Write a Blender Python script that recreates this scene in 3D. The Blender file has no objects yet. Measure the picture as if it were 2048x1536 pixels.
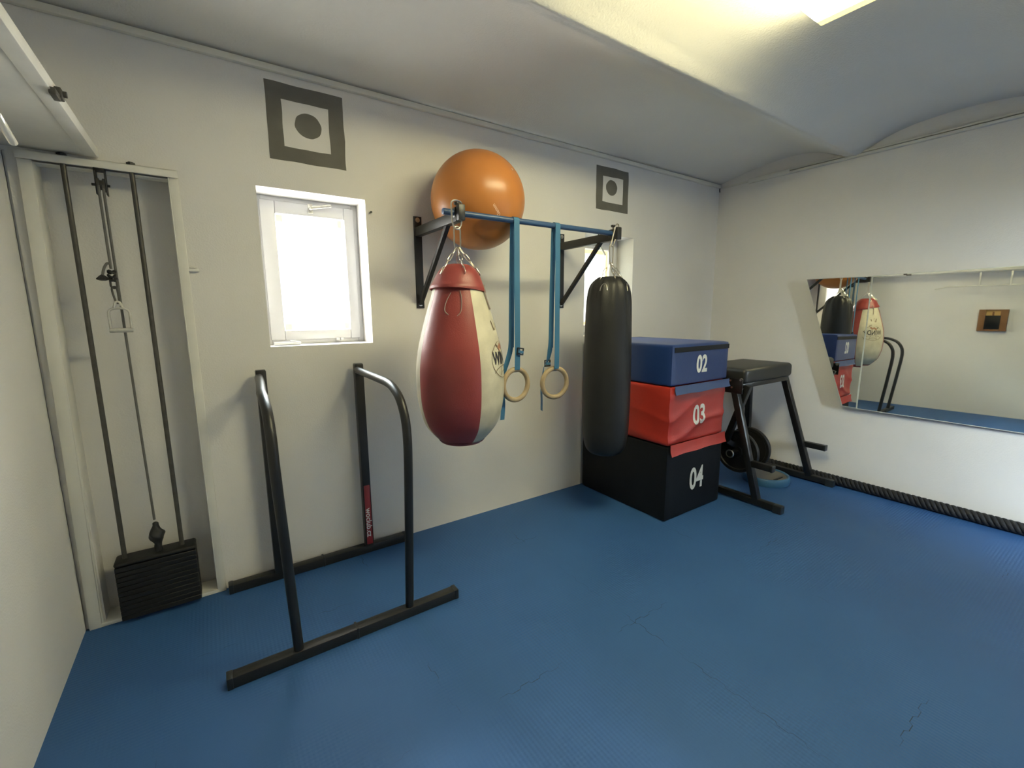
import bpy, bmesh, math, random
from math import sin, cos, pi, radians
from mathutils import Vector, Matrix, noise

random.seed(7)
SC = bpy.context.scene
COL = SC.collection
W, H, YB = 5.37, 2.885, -4.85      # right wall x, top of the walls, rear wall y

# ------------------------------------------------------------------ camera
cam_d = bpy.data.cameras.new('camera')
cam = bpy.data.objects.new('camera', cam_d)
COL.objects.link(cam)
cam_d.sensor_width = 36.0
cam_d.sensor_fit = 'HORIZONTAL'
cam_d.lens = 887.694 / 2048 * 36.0
cam_d.clip_start = 0.02
_r = (0.82727773, -0.56174749, -0.00716303)
_u = (0.09529071, 0.12774495, 0.98721877)
_f = (0.55365263, 0.81738668, -0.15920987)
cam.matrix_world = Matrix(((_r[0], _u[0], -_f[0], 0.66642),
                           (_r[1], _u[1], -_f[1], -2.92580),
                           (_r[2], _u[2], -_f[2], 1.59186),
                           (0, 0, 0, 1)))
SC.camera = cam

# ------------------------------------------------------------------ light of the place
SC.view_settings.view_transform = 'Standard'
SC.view_settings.look = 'None'
SC.view_settings.gamma = 1.0
SC.view_settings.use_curve_mapping = False
SC.view_settings.exposure = 0.84
SC.render.film_transparent = False
world = bpy.data.worlds.new('sky')
SC.world = world
world.use_nodes = True
world.node_tree.nodes['Background'].inputs[0].default_value = (0.62, 0.78, 1.0, 1)
world.node_tree.nodes['Background'].inputs[1].default_value = 0.9

def area_light(name, loc, target, size, power, color):
    d = bpy.data.lights.new(name, 'AREA')
    d.shape = 'RECTANGLE'; d.size, d.size_y = size
    d.energy = power; d.color = color
    o = bpy.data.objects.new(name, d); COL.objects.link(o)
    o.location = loc
    o.rotation_euler = (Vector(target) - Vector(loc)).to_track_quat('-Z', 'Y').to_euler()
    return o

# daylight that falls in through the open doorway in the rear wall
area_light('doorway_daylight', (2.75, -7.0, 2.2), (4.6, -3.2, 1.1), (0.9, 0.9), 300, (0.74, 0.88, 1.0))
# open sky above the yard outside the two windows
area_light('window_sky', (2.2, 3.2, 4.6), (1.9, -1.3, 0.0), (3.4, 1.6), 6500, (0.80, 0.91, 1.0))
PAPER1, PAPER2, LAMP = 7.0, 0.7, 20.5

# ------------------------------------------------------------------ materials
def nt(name):
    m = bpy.data.materials.new(name); m.use_nodes = True
    n = m.node_tree
    return m, n, n.nodes['Principled BSDF']

def mat(name, col, rough=0.5, metal=0.0, var=0.06, vscale=6.0, bump=0.0, bscale=60.0, spec=0.5, coat=0.0, bump2=0.0, b2scale=6.0, dist=0.01):
    m, n, b = nt(name)
    b.inputs['Roughness'].default_value = rough
    b.inputs['Metallic'].default_value = metal
    b.inputs['Specular IOR Level'].default_value = spec
    b.inputs['Coat Weight'].default_value = coat
    tc = n.nodes.new('ShaderNodeTexCoord')
    nz = n.nodes.new('ShaderNodeTexNoise'); nz.inputs['Scale'].default_value = vscale; nz.inputs['Detail'].default_value = 5
    n.links.new(tc.outputs['Object'], nz.inputs['Vector'])
    rp = n.nodes.new('ShaderNodeValToRGB')
    c = Vector(col)
    rp.color_ramp.elements[0].position = 0.3; rp.color_ramp.elements[1].position = 0.7
    rp.color_ramp.elements[0].color = (*(c * (1 - var)), 1)
    rp.color_ramp.elements[1].color = (*[min(1, q) for q in (c * (1 + var))], 1)
    n.links.new(nz.outputs['Fac'], rp.inputs['Fac'])
    n.links.new(rp.outputs['Color'], b.inputs['Base Color'])
    last = None
    for st, sc in ((bump, bscale), (bump2, b2scale)):
        if st:
            bz = n.nodes.new('ShaderNodeTexNoise'); bz.inputs['Scale'].default_value = sc; bz.inputs['Detail'].default_value = 4
            n.links.new(tc.outputs['Object'], bz.inputs['Vector'])
            bp = n.nodes.new('ShaderNodeBump'); bp.inputs['Strength'].default_value = st; bp.inputs['Distance'].default_value = dist
            n.links.new(bz.outputs['Fac'], bp.inputs['Height'])
            if last: n.links.new(last.outputs['Normal'], bp.inputs['Normal'])
            last = bp
    if last: n.links.new(last.outputs['Normal'], b.inputs['Normal'])
    return m

def emit(name, col, strength, base=(0.9, 0.9, 0.88), nscale=0.0, col2=None):
    m, n, b = nt(name)
    b.inputs['Base Color'].default_value = (*base, 1)
    b.inputs['Roughness'].default_value = 0.6
    b.inputs['Emission Color'].default_value = (*col, 1)
    b.inputs['Emission Strength'].default_value = strength
    if col2:
        tc = n.nodes.new('ShaderNodeTexCoord')
        nz = n.nodes.new('ShaderNodeTexNoise'); nz.inputs['Scale'].default_value = nscale
        n.links.new(tc.outputs['Object'], nz.inputs['Vector'])
        rp = n.nodes.new('ShaderNodeValToRGB')
        rp.color_ramp.elements[0].position = 0.42; rp.color_ramp.elements[1].position = 0.58
        rp.color_ramp.elements[0].color = (*col2, 1); rp.color_ramp.elements[1].color = (*col, 1)
        n.links.new(nz.outputs['Fac'], rp.inputs['Fac'])
        n.links.new(rp.outputs['Color'], b.inputs['Emission Color'])
    return m

def floor_material():
    m, n, b = nt('blue foam puzzle mat')
    N, L = n.nodes.new, n.links.new
    tc = N('ShaderNodeTexCoord'); sx = N('ShaderNodeSeparateXYZ'); L(tc.outputs['Object'], sx.inputs[0])
    def math_(op, a, c=None, d=None):
        k = N('ShaderNodeMath'); k.operation = op
        for i, v in enumerate((a, c, d)):
            if v is None: continue
            if isinstance(v, (int, float)): k.inputs[i].default_value = v
            else: L(v, k.inputs[i])
        return k.outputs[0]
    X, Y = sx.outputs[0], sx.outputs[1]
    def seam(a, along, off):
        w = math_('SINE', math_('MULTIPLY', along, 2 * pi / 0.105))
        w = math_('MULTIPLY', math_('MINIMUM', math_('MAXIMUM', math_('MULTIPLY', w, 3.0), -1.0), 1.0), 0.006)
        p = math_('ADD', math_('ADD', a, off), w)
        fr = math_('ABSOLUTE', math_('SUBTRACT', math_('FRACT', p), 0.5))
        return math_('LESS_THAN', fr, 0.0014)
    s = math_('MAXIMUM', seam(Y, X, 2.055), seam(X, Y, 0.145))
    nz = N('ShaderNodeTexNoise'); nz.inputs['Scale'].default_value = 2.3; nz.inputs['Detail'].default_value = 3
    L(tc.outputs['Object'], nz.inputs['Vector'])
    msk = N('ShaderNodeMapRange'); L(nz.outputs['Fac'], msk.inputs[0])
    msk.inputs[1].default_value = 0.54; msk.inputs[2].default_value = 0.66
    s = math_('MULTIPLY', s, msk.outputs[0])
    # colour
    nb = N('ShaderNodeTexNoise'); nb.inputs['Scale'].default_value = 1.1; nb.inputs['Detail'].default_value = 6
    L(tc.outputs['Object'], nb.inputs['Vector'])
    rp = N('ShaderNodeValToRGB')
    rp.color_ramp.elements[0].position = 0.35; rp.color_ramp.elements[1].position = 0.65
    rp.color_ramp.elements[0].color = (0.033, 0.106, 0.285, 1)
    rp.color_ramp.elements[1].color = (0.039, 0.122, 0.320, 1)
    L(nb.outputs['Fac'], rp.inputs['Fac'])
    mx = N('ShaderNodeMix'); mx.data_type = 'RGBA'
    L(s, mx.inputs[0]); L(rp.outputs['Color'], mx.inputs[6]); mx.inputs[7].default_value = (0.014, 0.038, 0.08, 1)
    L(mx.outputs[2], b.inputs['Base Color'])
    # embossed cross pattern, worn flat in places
    u = math_('SINE', math_('MULTIPLY', math_('ADD', X, Y), 2 * pi / 0.034))
    v = math_('SINE', math_('MULTIPLY', math_('SUBTRACT', X, Y), 2 * pi / 0.034))
    g = math_('MULTIPLY', u, v)
    ng = N('ShaderNodeTexNoise'); ng.inputs['Scale'].default_value = 1.4
    L(tc.outputs['Object'], ng.inputs['Vector'])
    mg = N('ShaderNodeMapRange'); L(ng.outputs['Fac'], mg.inputs[0]); mg.inputs[1].default_value = 0.42; mg.inputs[2].default_value = 0.62
    g = math_('MULTIPLY', g, mg.outputs[0])
    fine = N('ShaderNodeTexNoise'); fine.inputs['Scale'].default_value = 260; L(tc.outputs['Object'], fine.inputs['Vector'])
    hgt = math_('ADD', math_('MULTIPLY', g, 0.5), math_('MULTIPLY', fine.outputs['Fac'], 0.35))
    bp = N('ShaderNodeBump'); bp.inputs['Strength'].default_value = 0.42; bp.inputs['Distance'].default_value = 0.004
    L(hgt, bp.inputs['Height']); L(bp.outputs['Normal'], b.inputs['Normal'])
    b.inputs['Roughness'].default_value = 0.55
    b.inputs['Specular IOR Level'].default_value = 0.35
    return m

M = dict(
    wall=mat('white wall paint', (0.77, 0.75, 0.715), 0.85, var=0.03, vscale=1.5, bump=0.35, bscale=120, bump2=0.3, b2scale=9, dist=0.004, spec=0.2),
    ceil=mat('white ceiling plaster', (0.71, 0.69, 0.635), 0.9, var=0.04, vscale=1.2, bump=0.35, bscale=90, bump2=0.35, b2scale=5, dist=0.006, spec=0.15),
    floor=floor_material(),
    trim=mat('white trim paint', (0.70, 0.685, 0.62), 0.6, var=0.04),
    whitesteel=mat('white painted steel', (0.76, 0.745, 0.68), 0.5, var=0.05, bump=0.1, bscale=40),
    pvc=mat('white window plastic', (0.66, 0.66, 0.67), 0.35, var=0.01),
    darkpaint=mat('dark grey wall paint', (0.165, 0.158, 0.135), 0.85, var=0.10, vscale=7, bump=0.3, bscale=110, spec=0.2, dist=0.003),
    black=mat('black powder coat', (0.017, 0.017, 0.0165), 0.38, var=0.2, bump=0.08, bscale=200),
    blackmetal=mat('dark steel', (0.022, 0.022, 0.020), 0.5, var=0.2, bump=0.1, bscale=150),
    rod=mat('dull steel rod', (0.085, 0.08, 0.068), 0.45, metal=0.3, var=0.15, vscale=30),
    blacksoft=mat('black vinyl', (0.011, 0.011, 0.0105), 0.5, var=0.15, bump=0.15, bscale=220, bump2=0.25, b2scale=7, dist=0.008),
    padvinyl=mat('black bench vinyl', (0.020, 0.020, 0.018), 0.42, var=0.15, bump=0.12, bscale=200),
    blackbox=mat('black box vinyl', (0.0045, 0.0052, 0.007), 0.5, spec=0.3, var=0.2, bump=0.1, bscale=150),
    bluebox=mat('blue box vinyl', (0.016, 0.043, 0.170), 0.33, var=0.05, bump=0.08, bscale=120),
    blueflap=mat('blue flap vinyl', (0.045, 0.080, 0.215), 0.4, var=0.06),
    redbox=mat('red box vinyl', (0.46, 0.034, 0.022), 0.42, var=0.08, bump=0.08, bscale=120),
    bagred=mat('red leather', (0.27, 0.046, 0.042), 0.42, var=0.10, bump=0.15, bscale=150, bump2=0.15, b2scale=9, dist=0.006),
    bagwhite=mat('worn white leather', (0.56, 0.52, 0.395), 0.5, var=0.14, vscale=9, bump=0.15, bscale=120, bump2=0.15, b2scale=9, dist=0.006),
    ink=mat('faded black ink', (0.03, 0.028, 0.035), 0.6),
    inkred=mat('faded red ink', (0.33, 0.16, 0.10), 0.6),
    inkbrown=mat('faded brown ink', (0.13, 0.085, 0.05), 0.6),
    chrome=mat('zinc chain steel', (0.62, 0.58, 0.50), 0.28, metal=1.0, var=0.1),
    cord=mat('grey cord', (0.30, 0.24, 0.21), 0.7),
    darkcord=mat('dark cord', (0.07, 0.065, 0.06), 0.85, bump=0.4, bscale=300),
    greycord=mat('grey green rope', (0.16, 0.155, 0.14), 0.8, bump=0.4, bscale=250),
    tube=mat('blue coated tube', (0.032, 0.075, 0.17), 0.35, var=0.08),
    strap=mat('blue webbing', (0.040, 0.155, 0.285), 0.6, var=0.05, bump=0.3, bscale=400),
    buckle=mat('black buckle', (0.015, 0.018, 0.02), 0.35),
    wood=mat('pale ring wood', (0.38, 0.285, 0.165), 0.5, var=0.14, vscale=14, bump=0.05),
    ball=mat('orange ball vinyl', (0.47, 0.178, 0.042), 0.33, var=0.05, vscale=5, bump=0.04, bscale=60),
    balltext=mat('pale print', (0.74, 0.50, 0.36), 0.5),
    white=mat('white print', (0.78, 0.78, 0.74), 0.5, var=0.03),
    sticker=mat('red sticker', (0.30, 0.035, 0.04), 0.4, var=0.08),
    rope=mat('black battle rope', (0.011, 0.011, 0.012), 0.7, var=0.3, bump=0.6, bscale=160, dist=0.004),
    disc=mat('blue rubber rim', (0.055, 0.165, 0.30), 0.4, var=0.08, vscale=12),
    disctop=mat('grey rubber top', (0.20, 0.19, 0.175), 0.6, var=0.12),
    benchblack=mat('black bench steel', (0.0065, 0.0065, 0.0065), 0.42, var=0.2, bump=0.06, bscale=200),
    iron=mat('black cast iron', (0.008, 0.008, 0.008), 0.55, var=0.2, bump=0.2, bscale=120),
    glossywhite=mat('glossy white enamel', (0.80, 0.78, 0.70), 0.12, var=0.02, coat=0.5),
    brown=mat('brown wood board', (0.23, 0.105, 0.035), 0.55, var=0.12, vscale=10),
    amber=mat('pale yellow wood panel', (0.66, 0.42, 0.15), 0.5, var=0.08),
    tape=mat('yellow tape', (0.80, 0.62, 0.28), 0.5, var=0.05),
    mirror=mat('mirror silver', (0.86, 0.88, 0.84), 0.015, metal=1.0, var=0.004),
    mirroredge=mat('mirror edge', (0.66, 0.68, 0.62), 0.25),
    handlesteel=mat('worn white handle', (0.60, 0.585, 0.52), 0.35, metal=0.3, var=0.12, vscale=40),
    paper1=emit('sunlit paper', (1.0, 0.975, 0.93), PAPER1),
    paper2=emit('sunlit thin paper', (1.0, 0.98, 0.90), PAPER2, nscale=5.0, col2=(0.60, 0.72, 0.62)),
    glowtape=emit('backlit tape', (1.0, 0.70, 0.25), 1.0, base=(0.8, 0.62, 0.3)),
    diffuser=emit('lit lamp diffuser', (1.0, 0.92, 0.54), LAMP),
    lampedge=emit('lit diffuser edge', (1.0, 0.84, 0.26), 1.0, base=(0.85, 0.8, 0.55)),
)
def thin_glass():
    m = bpy.data.materials.new('window glass'); m.use_nodes = True
    n = m.node_tree; n.nodes.remove(n.nodes['Principled BSDF'])
    tr = n.nodes.new('ShaderNodeBsdfTransparent'); tr.inputs[0].default_value = (0.95, 1, 0.97, 1)
    gl = n.nodes.new('ShaderNodeBsdfGlossy'); gl.inputs['Roughness'].default_value = 0.01
    mx = n.nodes.new('ShaderNodeMixShader'); fr = n.nodes.new('ShaderNodeFresnel'); fr.inputs[0].default_value = 1.45
    n.links.new(fr.outputs[0], mx.inputs[0]); n.links.new(tr.outputs[0], mx.inputs[1]); n.links.new(gl.outputs[0], mx.inputs[2])
    n.links.new(mx.outputs[0], n.nodes['Material Output'].inputs[0])
    return m
M['glass'] = thin_glass()
# thin paper: part of the sky light passes straight through it
for k in ('paper1', 'paper2'):
    n = M[k].node_tree
    tr = n.nodes.new('ShaderNodeBsdfTransparent'); mx = n.nodes.new('ShaderNodeMixShader'); mx.inputs[0].default_value = 0.40
    n.links.new(n.nodes['Principled BSDF'].outputs[0], mx.inputs[1]); n.links.new(tr.outputs[0], mx.inputs[2])
    n.links.new(mx.outputs[0], n.nodes['Material Output'].inputs[0])

# ------------------------------------------------------------------ builders
def link_bm(name, bm, m, parent=None, smooth=True, angle=40):
    me = bpy.data.meshes.new(name)
    bmesh.ops.recalc_face_normals(bm, faces=bm.faces[:])
    bm.to_mesh(me); bm.free()
    me.materials.append(m) if m else None
    if smooth:
        for p in me.polygons: p.use_smooth = True
        me.set_sharp_from_angle(angle=radians(angle))
    o = bpy.data.objects.new(name, me)
    COL.objects.link(o)
    if parent is not None:
        o.parent = parent
        o.matrix_parent_inverse = parent.matrix_basis.inverted()
    return o

def thing(name, loc, label, cat, group=None):
    o = bpy.data.objects.new(name, None)
    COL.objects.link(o); o.location = loc
    o.empty_display_size = 0.1
    o['label'] = label; o['category'] = cat
    if group: o['group'] = group
    return o

def tag(o, label, cat, group=None):
    o['label'] = label; o['category'] = cat
    if group: o['group'] = group
    return o

def struct(o, kind='structure'):
    o['kind'] = kind
    return o

def add_box(bm, lo, hi, bev=0.0, seg=2, mtx=None):
    lo, hi = Vector(lo), Vector(hi)
    r = bmesh.ops.create_cube(bm, size=1.0)
    vs = r['verts']
    c, s = (lo + hi) / 2, hi - lo
    for v in vs: v.co = Vector((v.co.x * s.x, v.co.y * s.y, v.co.z * s.z)) + c
    if bev:
        es = list({e for v in vs for e in v.link_edges})
        rr = bmesh.ops.bevel(bm, geom=es, offset=bev, segments=seg, affect='EDGES', profile=0.5)
        vs = list({v for f in rr['faces'] for v in f.verts} | {v for v in vs if v.is_valid})
    if mtx is not None:
        for v in vs: v.co = mtx @ v.co
    return vs

def frame_at(p, q, up=(0, 0, 1)):
    p, q = Vector(p), Vector(q)
    z = (q - p).normalized()
    x = Vector(up).cross(z)
    if x.length < 1e-4: x = Vector((1, 0, 0)).cross(z)
    if x.length < 1e-4: x = Vector((0, 1, 0))
    x.normalize(); y = z.cross(x)
    return Matrix(((x.x, y.x, z.x, p.x), (x.y, y.y, z.y, p.y), (x.z, y.z, z.z, p.z), (0, 0, 0, 1)))

def add_bar(bm, p, q, w, h, bev=0.003, up=(0, 0, 1)):
    """square tube from p to q; w across, h along the up side"""
    L = (Vector(q) - Vector(p)).length
    return add_box(bm, (-w / 2, -h / 2, 0), (w / 2, h / 2, L), bev, 2, frame_at(p, q, up))

def add_tube(bm, pts, r, seg=12, closed=False, cap=True, radii=None):
    pts = [Vector(p) for p in pts]
    n = len(pts)
    rings = []
    prev = None
    for i in range(n):
        if closed: t = pts[(i + 1) % n] - pts[i - 1]
        else: t = pts[min(i + 1, n - 1)] - pts[max(i - 1, 0)]
        t.normalize()
        if prev is None:
            a = Vector((0, 0, 1)) if abs(t.z) < 0.9 else Vector((1, 0, 0))
            x = a.cross(t).normalized()
        else:
            x = (prev - t * prev.dot(t)).normalized()
        prev = x
        y = t.cross(x)
        rr = radii[i] if radii else r
        rings.append([bm.verts.new(pts[i] + x * (rr * cos(2 * pi * k / seg)) + y * (rr * sin(2 * pi * k / seg))) for k in range(seg)])
    for i in range(n if closed else n - 1):
        a, b = rings[i], rings[(i + 1) % n]
        off = 0
        if closed and i == n - 1:
            off = min(range(seg), key=lambda o: sum((a[k].co - b[(k + o) % seg].co).length for k in range(seg)))
        for k in range(seg):
            bm.faces.new((a[k], a[(k + 1) % seg], b[(k + 1 + off) % seg], b[(k + off) % seg]))
    if cap and not closed:
        bm.faces.new(rings[0][::-1]); bm.faces.new(rings[-1])

def add_cyl(bm, p, q, r, seg=20, r2=None, bev=0.0):
    p, q = Vector(p), Vector(q)
    r2 = r if r2 is None else r2
    if bev:
        t = (q - p).normalized()
        add_tube(bm, [p, p + t * bev * .3, p + t * bev, q - t * bev, q - t * bev * .3, q], r, seg,
                 radii=[r - bev, r - bev * .3, r, r2, r2 - bev * .3, r2 - bev])
    else:
        add_tube(bm, [p, q], r, seg, radii=[r, r2])

def add_lathe(bm, prof, seg=48, center=(0, 0, 0), warp=None, rfun=None):
    """prof: list of (r, z)"""
    c = Vector(center)
    rings = []
    for (r, z) in prof:
        if r < 1e-5:
            rings.append([bm.verts.new(c + Vector((0, 0, z)))])
        else:
            ring = []
            for k in range(seg):
                a = 2 * pi * k / seg
                rr = rfun(r, a, z) if rfun else r
                ring.append(bm.verts.new(c + Vector((rr * cos(a), rr * sin(a), z))))
            rings.append(ring)
    for a, b in zip(rings, rings[1:]):
        for k in range(seg):
            k2 = (k + 1) % seg
            if len(a) == 1 and len(b) == 1: continue
            if len(a) == 1: bm.faces.new((a[0], b[k], b[k2]))
            elif len(b) == 1: bm.faces.new((a[k], b[0], a[k2]))
            else: bm.faces.new((a[k], b[k], b[k2], a[k2]))

def smooth_path(pts, n=8, closed=False):
    pts = [Vector(p) for p in pts]
    out = []
    m = len(pts)
    rng = range(m if closed else m - 1)
    for i in rng:
        if closed: p0, p1, p2, p3 = pts[i - 1], pts[i], pts[(i + 1) % m], pts[(i + 2) % m]
        else: p0, p1, p2, p3 = pts[max(i - 1, 0)], pts[i], pts[i + 1], pts[min(i + 2, m - 1)]
        for k in range(n):
            t = k / n
            out.append(0.5 * ((2 * p1) + (-p0 + p2) * t + (2 * p0 - 5 * p1 + 4 * p2 - p3) * t * t + (-p0 + 3 * p1 - 3 * p2 + p3) * t ** 3))
    if not closed: out.append(pts[-1])
    return out

def interp_prof(prof, n=40):
    """smooth a (r,z) profile"""
    p = smooth_path([(r, 0, z) for r, z in prof], n)
    return [(max(q.x, 0), q.z) for q in p]

def add_link(bm, a, b, width, wire, roll=0.0):
    """stadium chain link whose outer ends are at a and b"""
    a, b = Vector(a), Vector(b)
    L = (b - a).length
    F = frame_at(a, b, (0.13, 0.97, 0.2)) @ Matrix.Rotation(roll, 4, 'Z')
    r = width / 2 - wire
    pts = []
    for k in range(7):
        t = pi * k / 6
        pts.append(F @ Vector((r * cos(t), 0, L - wire - r + r * sin(t))))
    for k in range(7):
        t = pi + pi * k / 6
        pts.append(F @ Vector((r * cos(t), 0, wire + r + r * sin(t))))
    add_tube(bm, pts, wire, 7, closed=True)

def chain_part(name, p, q, n, width, wire, parent, m=None):
    bm = bmesh.new()
    p, q = Vector(p), Vector(q)
    d = (q - p) / n
    for i in range(n):
        over = d.normalized() * wire * 1.0
        add_link(bm, p + d * i - over, p + d * (i + 1) + over, width, wire, roll=(0.6 if i % 2 else 0.6 + pi / 2))
    return link_bm(name, bm, m or M['chrome'], parent)

def ribbon(bm, pts, width_dir, w, t=0.0022):
    """flat strap through pts; width_dir a vector or list of vectors"""
    pts = [Vector(p) for p in pts]
    n = len(pts)
    secs = []
    for i, p in enumerate(pts):
        d = (pts[min(i + 1, n - 1)] - pts[max(i - 1, 0)]).normalized()
        wd = Vector(width_dir[i] if isinstance(width_dir, list) else width_dir)
        wd = (wd - d * wd.dot(d)).normalized()
        nn = d.cross(wd)
        secs.append([bm.verts.new(p + wd * sx * w / 2 + nn * sy * t / 2) for sx, sy in ((-1, -1), (1, -1), (1, 1), (-1, 1))])
    for a, b in zip(secs, secs[1:]):
        for k in range(4): bm.faces.new((a[k], a[(k + 1) % 4], b[(k + 1) % 4], b[k]))
    bm.faces.new(secs[0][::-1]); bm.faces.new(secs[-1])

def text_mesh(body, size, bold=0.0, sx=1.0, extrude=0.0):
    cu = bpy.data.curves.new('lettering', 'FONT')
    cu.body = body; cu.size = size; cu.offset = bold; cu.extrude = extrude
    cu.align_x = 'CENTER'; cu.align_y = 'CENTER'; cu.resolution_u = 4
    o = bpy.data.objects.new('lettering', cu)
    COL.objects.link(o)
    dg = bpy.context.evaluated_depsgraph_get(); dg.update()
    me = bpy.data.meshes.new_from_object(o.evaluated_get(dg))
    bpy.data.objects.remove(o); bpy.data.curves.remove(cu)
    bm = bmesh.new(); bm.from_mesh(me); bpy.data.meshes.remove(me)
    for v in bm.verts: v.co.x *= sx
    return bm

def place_bm(bm, fn):
    for v in bm.verts: v.co = fn(v.co)
    return bm

def refine(bm, maxlen):
    for _ in range(6):
        es = [e for e in bm.edges if e.calc_length() > maxlen]
        if not es: break
        bmesh.ops.subdivide_edges(bm, edges=es, cuts=1)
        bmesh.ops.triangulate(bm, faces=bm.faces[:])

# ------------------------------------------------------------------ room shell
def quad(bm, a, b, c, d):
    bm.faces.new([bm.verts.new(p) for p in (a, b, c, d)])

def wall_y(name, y0, thick, x0, x1, z0, z1, holes, m):
    """wall whose room face is at y0; thick is signed depth away from the room. holes: (x0,x1,z0,z1,depth or None for through)"""
    bm = bmesh.new()
    xs = sorted({x0, x1, *[h[0] for h in holes], *[h[1] for h in holes]})
    zs = sorted({z0, z1, *[h[2] for h in holes], *[h[3] for h in holes]})
    yb = y0 + thick
    def inside(cx, cz):
        for h in holes:
            if h[0] < cx < h[1] and h[2] < cz < h[3]: return h
    for i in range(len(xs) - 1):
        for j in range(len(zs) - 1):
            a, b, c, d = xs[i], xs[i + 1], zs[j], zs[j + 1]
            h = inside((a + b) / 2, (c + d) / 2)
            if h is None:
                quad(bm, (a, y0, c), (b, y0, c), (b, y0, d), (a, y0, d))
                quad(bm, (a, yb, c), (b, yb, c), (b, yb, d), (a, yb, d))
            elif h[4] is not None:
                yy = y0 + h[4]
                quad(bm, (a, yy, c), (b, yy, c), (b, yy, d), (a, yy, d))
                quad(bm, (a, yb, c), (b, yb, c), (b, yb, d), (a, yb, d))
    for (a, b, c, d, dep) in holes:
        ye = yb if dep is None else y0 + dep
        quad(bm, (a, y0, c), (a, ye, c), (a, ye, d), (a, y0, d))
        quad(bm, (b, y0, c), (b, ye, c), (b, ye, d), (b, y0, d))
        quad(bm, (a, y0, c), (b, y0, c), (b, ye, c), (a, ye, c))
        quad(bm, (a, y0, d), (b, y0, d), (b, ye, d), (a, ye, d))
    quad(bm, (x0, y0, z0), (x0, yb, z0), (x0, yb, z1), (x0, y0, z1))
    quad(bm, (x1, y0, z0), (x1, yb, z0), (x1, yb, z1), (x1, y0, z1))
    quad(bm, (x0, y0, z1), (x1, y0, z1), (x1, yb, z1), (x0, yb, z1))
    quad(bm, (x0, y0, z0), (x1, y0, z0), (x1, yb, z0), (x0, yb, z0))
    bmesh.ops.remove_doubles(bm, verts=bm.verts[:], dist=1e-5)
    return struct(link_bm(name, bm, m, smooth=False))

WIN1 = (0.955, 1.550, 1.403, 2.292)
WIN2 = (3.420, 4.035, 1.375, 2.268)
NICHE = (0.080, 0.574, 0.0, 2.275)
wall_back = wall_y('wall_back', 0.0, 0.32, 0.0, W, 0.0, 2.93,
                   [(*WIN1, None), (*WIN2, None), (*NICHE, 0.12), (0.0, 0.009, 0.0, 2.30, 0.008)], M['wall'])
bm = bmesh.new(); add_box(bm, (-0.2, YB, 0), (0, 0.32, 3.25)); struct(link_bm('wall_left', bm, M['wall'], smooth=False))
bm = bmesh.new(); add_box(bm, (W, YB, 0), (W + 0.2, 0.32, 3.25)); struct(link_bm('wall_right', bm, M['wall'], smooth=False))
wall_y('wall_front', YB, -0.2, -0.2, W + 0.2, 0.0, 3.25, [(3.72, 4.72, 0.0, 2.10, None)], M['wall'])
bm = bmesh.new(); add_box(bm, (-0.2, YB - 2.0, -0.1), (W + 0.2, 0.32, 0)); struct(link_bm('floor', bm, M['floor'], smooth=False))

def vault_profile():
    cell = 1.21
    key = [(0.0, 2.930), (-0.16, 2.962), (-0.34, 2.994), (-0.50, 3.014), (-0.66, 3.026), (-0.80, 3.022), (-0.93, 3.000), (-1.05, 2.952), (-1.13, 2.912), (-1.185, 2.889), (-1.215, 2.886)]
    p = [(y, z) for y, z in key]
    arc = [(0.0, 2.880), (0.035, 2.898), (0.09, 2.930), (0.20, 2.978), (0.36, 3.018), (0.54, 3.034), (0.62, 3.035), (0.70, 3.034), (0.88, 3.018), (1.04, 2.978), (1.15, 2.930), (1.205, 2.898), (1.24, 2.880)]
    y = -1.245
    while y > YB:
        for (a, z) in arc: p.append((y - a, z))
        y -= 1.27
    return [q for q in p if q[0] > YB - 0.2]
bm = bmesh.new()
prof = smooth_path([(0, y, z) for y, z in vault_profile()], 4)
prof = [p for p in prof if p.y > YB - 0.02]
nx = 12
grid = [[bm.verts.new((W * i / nx, p.y, p.z)) for i in range(nx + 1)] for p in prof]
for r0, r1 in zip(grid, grid[1:]):
    for i in range(nx): bm.faces.new((r0[i], r0[i + 1], r1[i + 1], r1[i]))
top = [[bm.verts.new((W * i / nx, p.y, 3.2)) for i in range(nx + 1)] for p in prof]
for r0, r1 in zip(top, top[1:]):
    for i in range(nx): bm.faces.new((r0[i], r1[i], r1[i + 1], r0[i + 1]))
for g, t in zip(grid, top): pass
for i in (0, nx):
    for k in range(len(grid) - 1): bm.faces.new((grid[k][i], grid[k + 1][i], top[k + 1][i], top[k][i]))
for k in (0, len(grid) - 1):
    for i in range(nx): bm.faces.new((grid[k][i], grid[k][i + 1], top[k][i + 1], top[k][i]))
struct(link_bm('ceiling', bm, M['ceil'], angle=25))

# narrow ledge along the top of the window wall, cable duct along the mirror wall
bm = bmesh.new()
add_box(bm, (0, -0.030, 2.889), (W - 0.01, 0.0, 2.922), 0.006)
struct(link_bm('trim_1', bm, M['trim']))
bm = bmesh.new()
add_box(bm, (W - 0.040, YB, 2.868), (W, -0.72, 2.888), 0.004)
add_box(bm, (W - 0.030, YB, 2.895), (W, -0.72, 2.912), 0.004)
add_box(bm, (W - 0.030, -0.72, 2.868), (W, -0.33, 2.912), 0.003)
add_box(bm, (W - 0.012, -0.33, 2.884), (W, -0.01, 2.902), 0.003)
struct(link_bm('trim_2', bm, M['trim']))
bm = bmesh.new()
add_tube(bm, smooth_path([(W - 0.012, -0.02, 2.90), (W - 0.015, -0.012, 2.88), (W - 0.012, -0.015, 2.85)], 5), 0.005, 8)
tag(link_bm('cable_end', bm, M['darkcord']), 'short dark cable end poking from the ceiling corner between the two walls', 'cable')
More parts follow.
